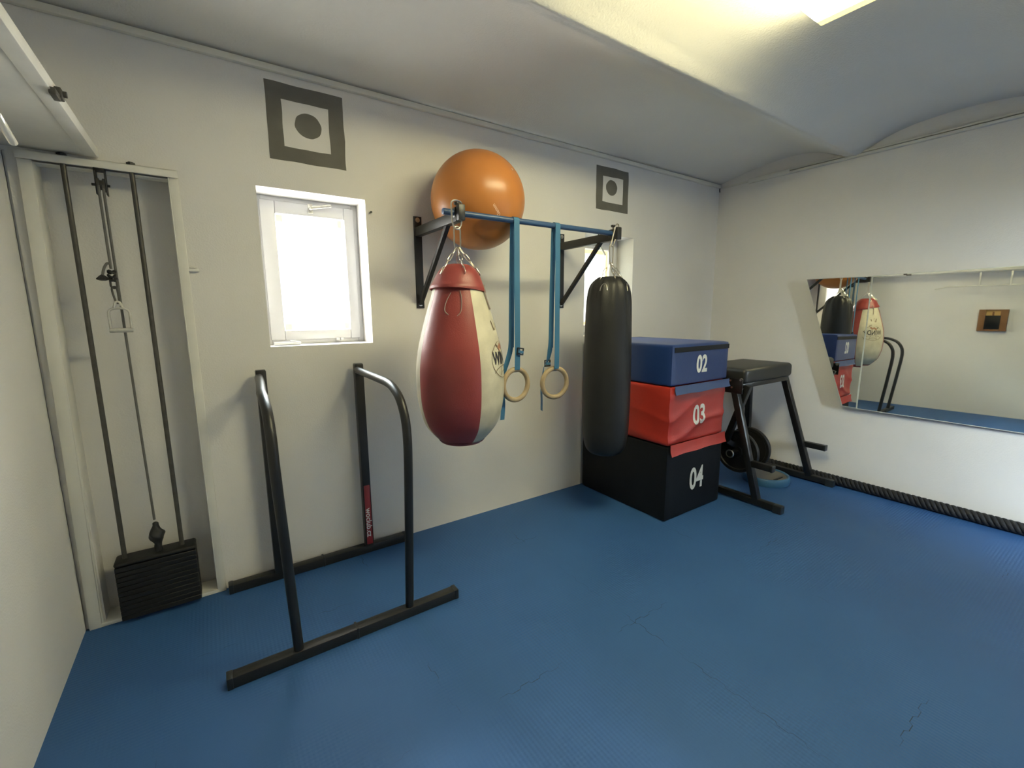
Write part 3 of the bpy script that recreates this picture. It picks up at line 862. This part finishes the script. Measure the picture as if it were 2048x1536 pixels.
# chains and hooks
hx = 1.865
bm = bmesh.new(); carabiner(bm, hx, -0.622, 2.056, 2.203, 0.050, 0.0048, 0.032); link_bm('snap_hook', bm, M['chrome'], pb1)
bm = bmesh.new(); carabiner(bm, hx, -0.621, 1.948, 2.064, 0.036, 0.0045, 0.019); link_bm('snap_hook', bm, M['chrome'], pb1)
for a in (-165, -100, -35, 60):
    a = radians(a)
    e = Vector((AX.x + 0.098 * cos(a), AX.y + 0.098 * sin(a), 1.840))
    chain_part('chain', (hx + 0.008 * cos(a), -0.621 + 0.008 * sin(a), 1.954), e, 3, 0.020, 0.0028, pb1)
    bm = bmesh.new()
    e2 = Vector((AX.x + 0.128 * cos(a), AX.y + 0.128 * sin(a), 1.800))
    add_link(bm, e + Vector((0, 0, 0.006)), e2, 0.026, 0.003, roll=pi / 2)
    link_bm('ring', bm, M['chrome'], pb1)
# cord loop below the collar and cord at the right
def on_bag(ang, z, off=0.004):
    r = r_at(P1s, z) + off
    return Vector((AX.x + r * cos(ang), AX.y + r * sin(ang), z))
fa = math.atan2(-2.9258 - AX.y, 0.66642 - AX.x)
bm = bmesh.new()
lp = []
for s, z in ((-0.26, 1.70), (-0.40, 1.65), (-0.42, 1.605), (-0.30, 1.582)):
    lp.append(on_bag(fa + s, z, 0.003))
add_tube(bm, smooth_path(lp, 6), 0.0022, 6)
add_tube(bm, smooth_path([on_bag(fa + s, z, 0.003) for s, z in ((0.06, 1.71), (0.10, 1.66), (0.06, 1.60), (-0.05, 1.575))], 6), 0.0022, 6)
link_bm('cord', bm, M['cord'], pb1)
bm = bmesh.new()
add_tube(bm, smooth_path([on_bag(fa + 1.28, 1.745, 0.012), on_bag(fa + 1.20, 1.70, 0.008), on_bag(fa + 1.22, 1.65, 0.006), on_bag(fa + 1.26, 1.61, 0.006)], 6), 0.0042, 8)
link_bm('cord', bm, M['cord'], pb1)
# printed emblem and lettering on the white panel
WA = radians(-43)
def wrap(c, z0=1.335):
    z = z0 + c.y
    r = r_at(P1s, z) + 0.0022
    a = WA + c.x / 0.245
    return Vector((AX.x + r * cos(a), AX.y + r * sin(a), z))
bm = text_mesh('WINDY', 0.098, bold=0.0022, sx=0.70)
refine(bm, 0.02)
for v in bm.verts: v.co.y += 0.10 * (v.co.x ** 2) * 3
place_bm(bm, wrap); link_bm('lettering', bm, M['ink'], white_front, smooth=False)
def stroke(bm, pts, w=0.0035):
    pts = [Vector((p[0], p[1], 0)) for p in pts]
    secs = []
    for i, p in enumerate(pts):
        d = (pts[min(i + 1, len(pts) - 1)] - pts[max(i - 1, 0)]).normalized()
        nn = Vector((-d.y, d.x, 0))
        secs.append((bm.verts.new(p + nn * w / 2), bm.verts.new(p - nn * w / 2)))
    for a, b in zip(secs, secs[1:]): bm.faces.new((a[0], a[1], b[1], b[0]))
def arc(cx, cy, rx, ry, a0, a1, n=24):
    return [(cx + rx * cos(radians(a0 + (a1 - a0) * k / n)), cy + ry * sin(radians(a0 + (a1 - a0) * k / n))) for k in range(n + 1)]
bm = bmesh.new()
stroke(bm, arc(0, -0.005, 0.128, 0.105, 200, 340)); stroke(bm, arc(0, -0.005, 0.128, 0.105, 20, 75)); stroke(bm, arc(0, -0.005, 0.128, 0.105, 105, 160)); stroke(bm, arc(0, -0.005, 0.128, 0.105, 160, 200), 0.002)
stroke(bm, arc(0, -0.090, 0.115, 0.050, 15, 165)); stroke(bm, [(-0.03, -0.04), (-0.05, -0.095)]); stroke(bm, [(0.03, -0.04), (0.05, -0.095)]); stroke(bm, arc(0, -0.105, 0.045, 0.035, 20, 160))
place_bm(bm, wrap); link_bm('emblem', bm, M['inkbrown'], white_front, smooth=False)
for pts_, w_ in (([(-0.060, 0.225), (-0.050, 0.200), (-0.040, 0.172)], 0.014), (arc(-0.030, 0.205, 0.014, 0.030, -80, 80), 0.004), ([(0.030, 0.215), (0.020, 0.185)], 0.012),
                 ([(-0.075, 0.095), (-0.050, 0.080)], 0.012), ([(0.015, 0.130), (0.050, 0.120), (0.055, 0.100)], 0.007)):
    bm = bmesh.new(); stroke(bm, pts_, w_)
    place_bm(bm, lambda c: wrap(c, 1.322)); link_bm('emblem_mark', bm, M['inkbrown'], white_front, smooth=False)
bm = bmesh.new(); stroke(bm, [(-0.045, 0.060), (-0.010, 0.085), (0.012, 0.070), (0.038, 0.095)], 0.026)
place_bm(bm, lambda c: wrap(c, 1.325)); link_bm('emblem', bm, M['inkred'], white_front, smooth=False)

# black cylindrical bag
AX2 = Vector((3.078, -0.62, 0))
pb2 = thing('punching_bag', (AX2.x, AX2.y, 0.53), 'tall black cylindrical punching bag hanging in front of the box stack', 'punching bag')
P2 = [(0.0, 0.528), (0.06, 0.528), (0.105, 0.534), (0.140, 0.566), (0.156, 0.61), (0.166, 0.68), (0.170, 0.75), (0.1725, 0.86), (0.173, 1.0), (0.172, 1.2), (0.169, 1.35), (0.1655, 1.5), (0.161, 1.60), (0.154, 1.69), (0.138, 1.765), (0.112, 1.805), (0.078, 1.832), (0.060, 1.838), (0.0, 1.835)]
P2s = interp_prof(P2, 4)
bm = bmesh.new()
def pleat(r, a, z):
    t = max(0, min(1, (z - 1.50) / 0.25)) * (1 if r > 0.05 else 0)
    q = 0.006 * t * (sin(7 * a + 1.0) * 0.6 + sin(11 * a))
    q += 0.0025 * noise.noise(Vector((cos(a) * 2.0, sin(a) * 2.0, z * 3)))
    return r + q
add_lathe(bm, P2s, 72, (AX2.x, AX2.y, 0), rfun=pleat)
link_bm('body', bm, M['blacksoft'], pb2)
hx2 = 3.082
bm = bmesh.new(); carabiner(bm, hx2 + 0.012, -0.622, 2.052, 2.205, 0.040, 0.0048, 0.024)
for v in bm.verts: v.co = Matrix.Translation((hx2 + 0.012, -0.622, 0)) @ Matrix.Rotation(radians(18), 4, 'Z') @ Matrix.Translation((-hx2 - 0.012, 0.622, 0)) @ v.co
for v in bm.verts: v.co.x += 0.05 * max(0, (v.co.z - 2.05) / 0.15)
link_bm('snap_hook', bm, M['chrome'], pb2)
bm = bmesh.new(); carabiner(bm, hx2 + 0.008, -0.621, 1.930, 2.062, 0.030, 0.0045, 0.018); link_bm('snap_hook', bm, M['chrome'], pb2)
for a in (-178, -112, -48, 12):
    a = radians(a)
    e = Vector((AX2.x + 0.096 * cos(a), AX2.y + 0.096 * sin(a), 1.818))
    chain_part('chain', (hx2 + 0.006 * cos(a), -0.621 + 0.006 * sin(a), 1.936), e, 3, 0.022, 0.0028, pb2)
fa2 = math.atan2(-2.9258 - AX2.y, 0.66642 - AX2.x)
for da in (-0.25, 1.15):
    bm = bmesh.new()
    pp = []
    for s, z in ((-0.17, 1.735), (-0.13, 1.765), (0.0, 1.785), (0.13, 1.768), (0.17, 1.738)):
        r = r_at(P2s, z) + 0.005
        pp.append((AX2.x + r * cos(fa2 + da + s), AX2.y + r * sin(fa2 + da + s), z))
    add_tube(bm, smooth_path(pp, 5), 0.0035, 8); link_bm('ring', bm, M['chrome'], pb2)

# ------------------------------------------------------------------ soft plyo boxes
BX0, BX1, BY = 3.402, 4.127, -0.944
def soft_box(name, lo, hi, m, wr, seed, parent, bev=0.016):
    bm = bmesh.new()
    vs = add_box(bm, lo, hi)
    bmesh.ops.subdivide_edges(bm, edges=bm.edges[:], cuts=26, use_grid_fill=True)
    lo, hi = Vector(lo), Vector(hi); c = (lo + hi) / 2; hs = (hi - lo) / 2
    for v in bm.verts:
        q = v.co - c
        # round the corners
        e = Vector((hs.x - bev, hs.y - bev, hs.z - bev))
        inner = Vector((max(-e.x, min(e.x, q.x)), max(-e.y, min(e.y, q.y)), max(-e.z, min(e.z, q.z))))
        d = q - inner
        n_on = sum(abs(abs(q[i]) - hs[i]) < 1e-5 for i in range(3))
        if d.length > 1e-6:
            q = inner + d.normalized() * bev
        v.co = c + q
        if wr:
            zz = (v.co.z - lo.z) / (hi.z - lo.z)
            p = v.co
            s1 = (p.x - lo.x) / (hi.x - lo.x); s2 = (p.y - lo.y) / (hi.y - lo.y)
            q1 = s1 if abs(q.y) >= hs.y - 0.03 else s2
            ph = (zz - 0.42 * q1) * 7.5 + 1.3 * noise.noise(p * 2.2 + Vector((seed, 0, 0)))
            fold = 1.1 * (1 - abs(sin(ph))) ** 2 - 0.35 + noise.noise(p * 6 + Vector((seed, 0, 0))) * 0.45
            amp = wr * (1 - zz * 0.75) * min(1, zz * 6 + 0.3)
            dn = Vector((q.x / hs.x, q.y / hs.y, 0))
            m_ = max(abs(dn.x), abs(dn.y))
            out = Vector((math.copysign(1, dn.x) if abs(dn.x) >= m_ - 0.02 else 0, math.copysign(1, dn.y) if abs(dn.y) >= m_ - 0.02 else 0, 0))
            out.x *= 0.4
            v.co += out * fold * amp
            if zz < 0.5: v.co.z -= 0.022 * (1 - zz / 0.5) * (0.5 + 0.5 * sin(s1 * 5 + seed)) * (1 if abs(q.z + hs.z) < 0.3 else 0) * 0.0
        else:
            v.co += Vector((1, 1, 0)) * 0.0015 * noise.noise(v.co * 6 + Vector((seed, 0, 0)))
    return link_bm(name, bm, m, parent, angle=60)

from mathutils.bvhtree import BVHTree
def digits(body, x, z, h, parent, box, wfac=1.0):
    bm = text_mesh(body, h * 1.38, bold=0.0065, sx=0.72 * wfac)
    xs = [v.co.x for v in bm.verts]; ys = [v.co.y for v in bm.verts]
    cx, cy = (min(xs) + max(xs)) / 2, (min(ys) + max(ys)) / 2
    sy = h / (max(ys) - min(ys))
    refine(bm, 0.012)
    b2 = bmesh.new(); b2.from_mesh(box.data); tree = BVHTree.FromBMesh(b2); b2.free()
    def put(c):
        px, pz = x + (c.x - cx), z + (c.y - cy) * sy
        hit = tree.ray_cast(Vector((px, BY - 0.3, pz)), Vector((0, 1, 0)))
        return Vector((px, (hit[0].y if hit[0] else BY) - 0.0028, pz))
    place_bm(bm, put)
    return link_bm('number', bm, M['white'], parent, smooth=False)

cx = (BX0 + BX1) / 2; cyb = (BY + -0.02) / 2
bk = thing('plyo_box', (cx, cyb, 0), 'black soft plyo box numbered 04 at the bottom of the stack', 'plyo box', 'stack of soft plyo boxes')
kb_ = soft_box('body', (BX0, BY, 0.0), (BX1, -0.03, 0.592), M['blackbox'], 0, 1.0, bk)
digits('04', 3.785, 0.278, 0.185, bk, kb_)
rd = thing('plyo_box', (cx, cyb, 0.592), 'red wrinkled soft plyo box numbered 03 in the middle of the stack', 'plyo box', 'stack of soft plyo boxes')
rb_ = soft_box('body', (BX0 + 0.002, BY + 0.004, 0.594), (BX1 - 0.004, -0.03, 1.046), M['redbox'], 0.017, 2.2, rd)
digits('03', 3.775, 0.797, 0.160, rd, rb_)
bl = thing('plyo_box', (cx, cyb, 1.048), 'blue soft plyo box numbered 02 on top of the stack', 'plyo box', 'stack of soft plyo boxes')
lb_ = soft_box('body', (BX0, BY, 1.048), (BX1, -0.03, 1.352), M['bluebox'], 0, 3.0, bl, bev=0.014)
digits('02', 3.765, 1.196, 0.138, bl, lb_)
def flap(name, x0, x1, ztop, zbot, y, parent, m, curl=0.01, sag=0.012):
    bm = bmesh.new(); n = 16
    rows = []
    for j in range(6):
        t = j / 5
        rows.append([bm.verts.new((x0 + (x1 - x0) * i / n, y - 0.004 - curl * t * t - 0.004 * noise.noise(Vector((i * 0.5, j * 0.4, x0))), ztop + (zbot - ztop) * t + sag * noise.noise(Vector((i * 0.22, 3.0, ztop))) * t)) for i in range(n + 1)])
    for a, b in zip(rows, rows[1:]):
        for i in range(n): bm.faces.new((a[i], a[i + 1], b[i + 1], b[i]))
    ext = bmesh.ops.extrude_face_region(bm, geom=bm.faces[:])
    for v in [g for g in ext['geom'] if isinstance(g, bmesh.types.BMVert)]: v.co.y += 0.003
    return link_bm(name, bm, m, parent)
flap('flap', 3.440, BX1 + 0.020, 1.047, 0.985, BY - 0.006, bl, M['blueflap'], 0.012)
flap('flap', 3.418, BX1 + 0.006, 0.606, 0.520, BY - 0.008, rd, M['redbox'], 0.016)
bm = bmesh.new(); add_box(bm, (3.425, BY - 0.0035, 1.295), (BX1 - 0.002, BY + 0.001, 1.331), 0.001, 1)
link_bm('fastener_strip', bm, M['blackbox'], bl)

# ------------------------------------------------------------------ padded bench (reverse hyper) in the corner
rh = thing('padded_bench', (4.75, -0.8, 0), 'tall black padded exercise bench on steel legs in the corner', 'exercise bench')
bm = bmesh.new()
add_box(bm, (4.318, -0.995, 0.985), (5.142, -0.505, 1.112), 0.034, 5)
bmesh.ops.subdivide_edges(bm, edges=[e for e in bm.edges if e.calc_length() > 0.2], cuts=5, use_grid_fill=True)
for v in bm.verts:
    if v.co.z > 1.05: v.co.z += 0.006 * cos((v.co.x - 4.73) / 0.42 * pi / 2) * cos((v.co.y + 0.75) / 0.25 * pi / 2)
link_bm('seat_pad', bm, M['padvinyl'], rh, angle=50)
bm = bmesh.new(); add_box(bm, (4.30, -0.97, 0.945), (5.13, -0.93, 0.985), 0.003); add_box(bm, (4.30, -0.60, 0.945), (5.20, -0.56, 0.985), 0.003)
link_bm('seat_frame', bm, M['benchblack'], rh)
for x in (4.275, 5.232):
    bm = bmesh.new(); add_box(bm, (x - 0.026, -1.372, 0.012), (x + 0.026, -0.42, 0.064), 0.004)
    ft = link_bm('foot_bar', bm, M['benchblack'], rh)
    bm = bmesh.new(); add_box(bm, (x - 0.030, -1.392, 0.0), (x + 0.030, -1.325, 0.066), 0.008); link_bm('rubber_cap', bm, M['buckle'], ft)
    bm = bmesh.new(); add_bar(bm, (x, -1.185, 0.05), (x - (0.10 if x > 5 else 0), -0.925, 0.99), 0.052, 0.055, 0.004, up=(1, 0, 0)); link_bm('leg', bm, M['benchblack'], rh)
    bm = bmesh.new()
    if x > 5: add_bar(bm, (x - 0.03, -0.60, 0.05), (x - 0.05, -0.58, 0.96), 0.052, 0.050, 0.004, up=(1, 0, 0))
    else: add_bar(bm, (x, -0.55, 0.05), (x, -0.72, 0.96), 0.052, 0.050, 0.004, up=(1, 0, 0))
    link_bm('leg', bm, M['benchblack'], rh)
    bm = bmesh.new(); add_bar(bm, (x, -1.10, 0.345), (x, -1.292, 0.345), 0.050, 0.050, 0.004); pg = link_bm('peg', bm, M['benchblack'], rh)
    bm = bmesh.new(); add_box(bm, (x - 0.027, -1.300, 0.318), (x + 0.027, -1.282, 0.372), 0.005); link_bm('end_cap', bm, M['buckle'], pg)
bm = bmesh.new()
for x in (4.262,):
    add_box(bm, (x - 0.028, -1.02, 0.915), (x - 0.020, -0.86, 1.04), 0.002)
link_bm('gusset', bm, M['benchblack'], rh)
for (y, z) in ((-0.915, 1.018), (-0.930, 0.962), (-1.0, 1.03)):
    bm = bmesh.new(); add_cyl(bm, (4.236, y, z), (4.244, y, z), 0.014, 14); add_cyl(bm, (4.230, y, z), (4.237, y, z), 0.009, 6); link_bm('bolt', bm, M['chrome'], rh)
# swinging arm with plate pin
bm = bmesh.new()
add_bar(bm, (4.36, -1.005, 0.97), (4.36, -0.845, 0.46), 0.05, 0.045, 0.004, up=(1, 0, 0)); add_bar(bm, (4.36, -0.845, 0.46), (4.52, -0.90, 0.365), 0.045, 0.045, 0.004)
add_cyl(bm, (4.32, -0.905, 0.362), (4.86, -0.905, 0.362), 0.025, 20)
sw = link_bm('swing_arm', bm, M['benchblack'], rh)
bm = bmesh.new(); add_tube(bm, [(4.325, -0.905 + 0.031 * cos(a), 0.362 + 0.031 * sin(a)) for a in [2 * pi * k / 24 for k in range(24)]], 0.006, 8, closed=True); link_bm('collar', bm, M['chrome'], sw)
def weight_plate(x, label, R):
    bm = bmesh.new()
    pr = [(0.0255, -0.018), (0.05, -0.020), (0.055, -0.010), (R * 0.82, -0.010), (R * 0.86, -0.019), (R - 0.004, -0.020), (R, -0.014), (R, 0.014), (R - 0.004, 0.020), (R * 0.86, 0.019), (R * 0.82, 0.010), (0.055, 0.010), (0.05, 0.020), (0.0255, 0.018), (0.0255, -0.018)]
    add_lathe(bm, pr, 56)
    bmesh.ops.remove_doubles(bm, verts=bm.verts[:], dist=1e-5)
    for v in bm.verts: v.co = Vector((x + v.co.z, -0.905 + v.co.x, 0.362 + v.co.y))
    return tag(link_bm('weight_plate', bm, M['iron']), label, 'weight plate', 'weight plates under the bench')
weight_plate(4.445, 'round black weight plate under the bench, nearer to the box stack', 0.188)
weight_plate(4.640, 'round black weight plate under the bench, farther from the box stack', 0.188)
# blue rubber disc on the floor
bd = thing('balance_disc', (4.90, -0.95, 0), 'round blue rubber disc with grey top on the floor under the bench', 'balance disc')
bm = bmesh.new(); add_lathe(bm, interp_prof([(0.0, 0.0), (0.175, 0.0), (0.196, 0.010), (0.200, 0.035), (0.197, 0.062), (0.188, 0.074), (0.172, 0.070), (0.165, 0.058)], 3), 56, (4.90, -0.95, 0)); link_bm('rim', bm, M['disc'], bd)
bm = bmesh.new(); add_lathe(bm, [(0.0, 0.052), (0.15, 0.054), (0.160, 0.060), (0.172, 0.066), (0.172, 0.04), (0.0, 0.04)], 56, (4.90, -0.95, 0))
link_bm('top', bm, M['disctop'], bd)
bm = bmesh.new(); add_box(bm, (4.82, -1.075, 0.052), (4.96, -1.055, 0.062), 0.004, 2, None); link_bm('slot', bm, M['buckle'], bd)

# battle rope along the mirror wall
bm = bmesh.new()
ys = [-0.50 - i * 0.012 for i in range(int((4.0) / 0.012))]
for s in range(4):
    pts = []
    for y in ys:
        a = 2 * pi * (-y) / 0.135 + s * 2 * pi / 4
        cx_ = W - 0.050 + 0.006 * noise.noise(Vector((y * 1.3, 0, 0))) - 0.004
        cz_ = 0.0455 + 0.002 * noise.noise(Vector((y * 1.7, 4, 0)))
        pts.append((cx_ + 0.0255 * cos(a), y, cz_ + 0.0255 * sin(a)))
    add_tube(bm, pts, 0.0195, 10)
tag(link_bm('battle_rope', bm, M['rope'], angle=80), 'thick black twisted battle rope lying along the foot of the mirror wall', 'rope')

# ------------------------------------------------------------------ mirrors
MX = W - 0.072
def mirror_panel(poly, label, yaw, tilt, pivot):
    """poly: (y,z) corners; glass plate with polished edges, standing off the wall more at its corner end"""
    t = thing('wall_mirror', (MX, sum(p[0] for p in poly) / len(poly), sum(p[1] for p in poly) / len(poly)), label, 'mirror')
    Rm = Matrix.Translation((MX, *pivot)) @ Matrix.Rotation(yaw, 4, 'Z') @ Matrix.Translation((-MX, -pivot[0], -pivot[1]))
    n = len(poly)
    zl, zh = min(p[1] for p in poly), max(p[1] for p in poly)
    def bow(y, z, d=0.0):                     # cheap glass on battens: slightly bowed, tilting more towards its top
        dz = z - pivot[1]
        return Rm @ Vector((MX + d + tilt[0] * dz + (tilt[1] - tilt[0]) * dz * dz / (2 * (zh - zl)), y, z))
    bl_, tl_, tr_, br_ = poly if poly[0][1] < poly[1][1] else (poly[3], poly[0], poly[1], poly[2])
    bm = bmesh.new()
    m_ = 24
    for d in (0.0, 0.005):
        rows = []
        for k in range(m_ + 1):
            f = k / m_
            rows.append([bm.verts.new(bow(bl_[0] + (tl_[0] - bl_[0]) * f, bl_[1] + (tl_[1] - bl_[1]) * f, d)), bm.verts.new(bow(br_[0] + (tr_[0] - br_[0]) * f, br_[1] + (tr_[1] - br_[1]) * f, d))])
        for r0, r1 in zip(rows, rows[1:]): bm.faces.new((r0[0], r0[1], r1[1], r1[0]))
    link_bm('glass', bm, M['mirror'], t)
    bm = bmesh.new()
    cy_, cz_ = sum(p[0] for p in poly) / n, sum(p[1] for p in poly) / n
    def inset(p, d):
        return (p[0] + math.copysign(d, cy_ - p[0]), p[1] + math.copysign(d, cz_ - p[1]))
    def loop(dx, d):
        o = []
        for k in range(n):
            p, q = inset(poly[k], d), inset(poly[(k + 1) % n], d)
            o += [bm.verts.new(bow(p[0] + (q[0] - p[0]) * i / 12, p[1] + (q[1] - p[1]) * i / 12, dx)) for i in range(12)]
        return o
    loops = [loop(dx, d) for dx, d in ((-0.0012, 0.0045), (-0.0008, -0.0004), (0.010, -0.0006), (0.010, 0.0045))]
    nn_ = len(loops[0])
    for l0, l1 in zip(loops, loops[1:] + loops[:1]):
        for k in range(nn_):
            j = (k + 1) % nn_
            bm.faces.new((l0[k], l0[j], l1[j], l1[k]))
    link_bm('edge', bm, M['mirroredge'], t, smooth=False)
    ys_ = [p[0] for p in poly]
    for y in ([-1.40] if min(ys_) > -1.6 else [-1.55, -2.35]):
        bm = bmesh.new()
        front = bow(y, cz_ + 0.3, 0.011).x
        add_box(bm, (front, y - 0.02, cz_ - 0.3), (W, y + 0.02, cz_ + 0.3), 0.0015)
        link_bm('batten', bm, M['trim'], t)
    return t
# the corner piece has a slanting end, the long piece runs on out of the picture
mirror_panel([(-1.365, 0.742), (-0.971, 1.878), (-1.4672, 1.872), (-1.4672, 0.740)], 'small mirror piece with a slanting end on the corner side of the seam', radians(2.1), (radians(0.55), radians(0.95)), (-1.40, 0.73))
mirror_panel([(-1.4685, 0.736), (-1.4685, 1.876), (-2.75, 1.893), (-2.75, 0.722)], 'long wall mirror right of the seam, running out of the picture', radians(2.1), (radians(0.2), radians(0.95)), (-1.40, 0.73))

# ------------------------------------------------------------------ ceiling lamp
cl = thing('ceiling_light', (2.6, -1.95, 3.03), 'lit yellowish box lamp on the vaulted ceiling', 'ceiling light')
LX1, LX0, LY1, LY0, LZ = 3.218, 1.90, -1.795, -2.085, 2.930
bm = bmesh.new(); add_box(bm, (LX0, LY0 + 0.03, 2.985), (LX1 - 0.02, LY1 - 0.03, 3.034), 0.004); link_bm('housing', bm, M['whitesteel'], cl)
bm = bmesh.new()
pr = [(LY1, 2.990), (LY1, LZ + 0.012), (LY1 - 0.012, LZ), (LY0 + 0.012, LZ), (LY0, LZ + 0.012), (LY0, 2.990)]
ra = [[bm.verts.new((x, y, z)) for y, z in pr] for x in (LX0, LX1 - 0.045)]
for k in range(len(pr)):
    j = (k + 1) % len(pr); bm.faces.new((ra[0][k], ra[0][j], ra[1][j], ra[1][k]))
bm.faces.new(ra[0]); bm.faces.new(ra[1][::-1])
link_bm('diffuser', bm, M['diffuser'], cl, angle=30)
for x0_, x1_ in ((LX1 - 0.045, LX1), (LX0 - 0.045, LX0)):
    bm = bmesh.new()
    q = [(LY1 - 0.012, 2.990), (LY1 - 0.012, LZ - 0.001), (LY0 + 0.004, LZ - 0.001), (LY0 + 0.004, 2.990)]
    ra = [[bm.verts.new((x, y, z)) for y, z in q] for x in (x0_, x1_)]
    for k in range(4):
        j = (k + 1) % 4; bm.faces.new((ra[0][k], ra[0][j], ra[1][j], ra[1][k]))
    bm.faces.new(ra[0]); bm.faces.new(ra[1][::-1])
    link_bm('end_cap', bm, M['lampedge'], cl, smooth=False)
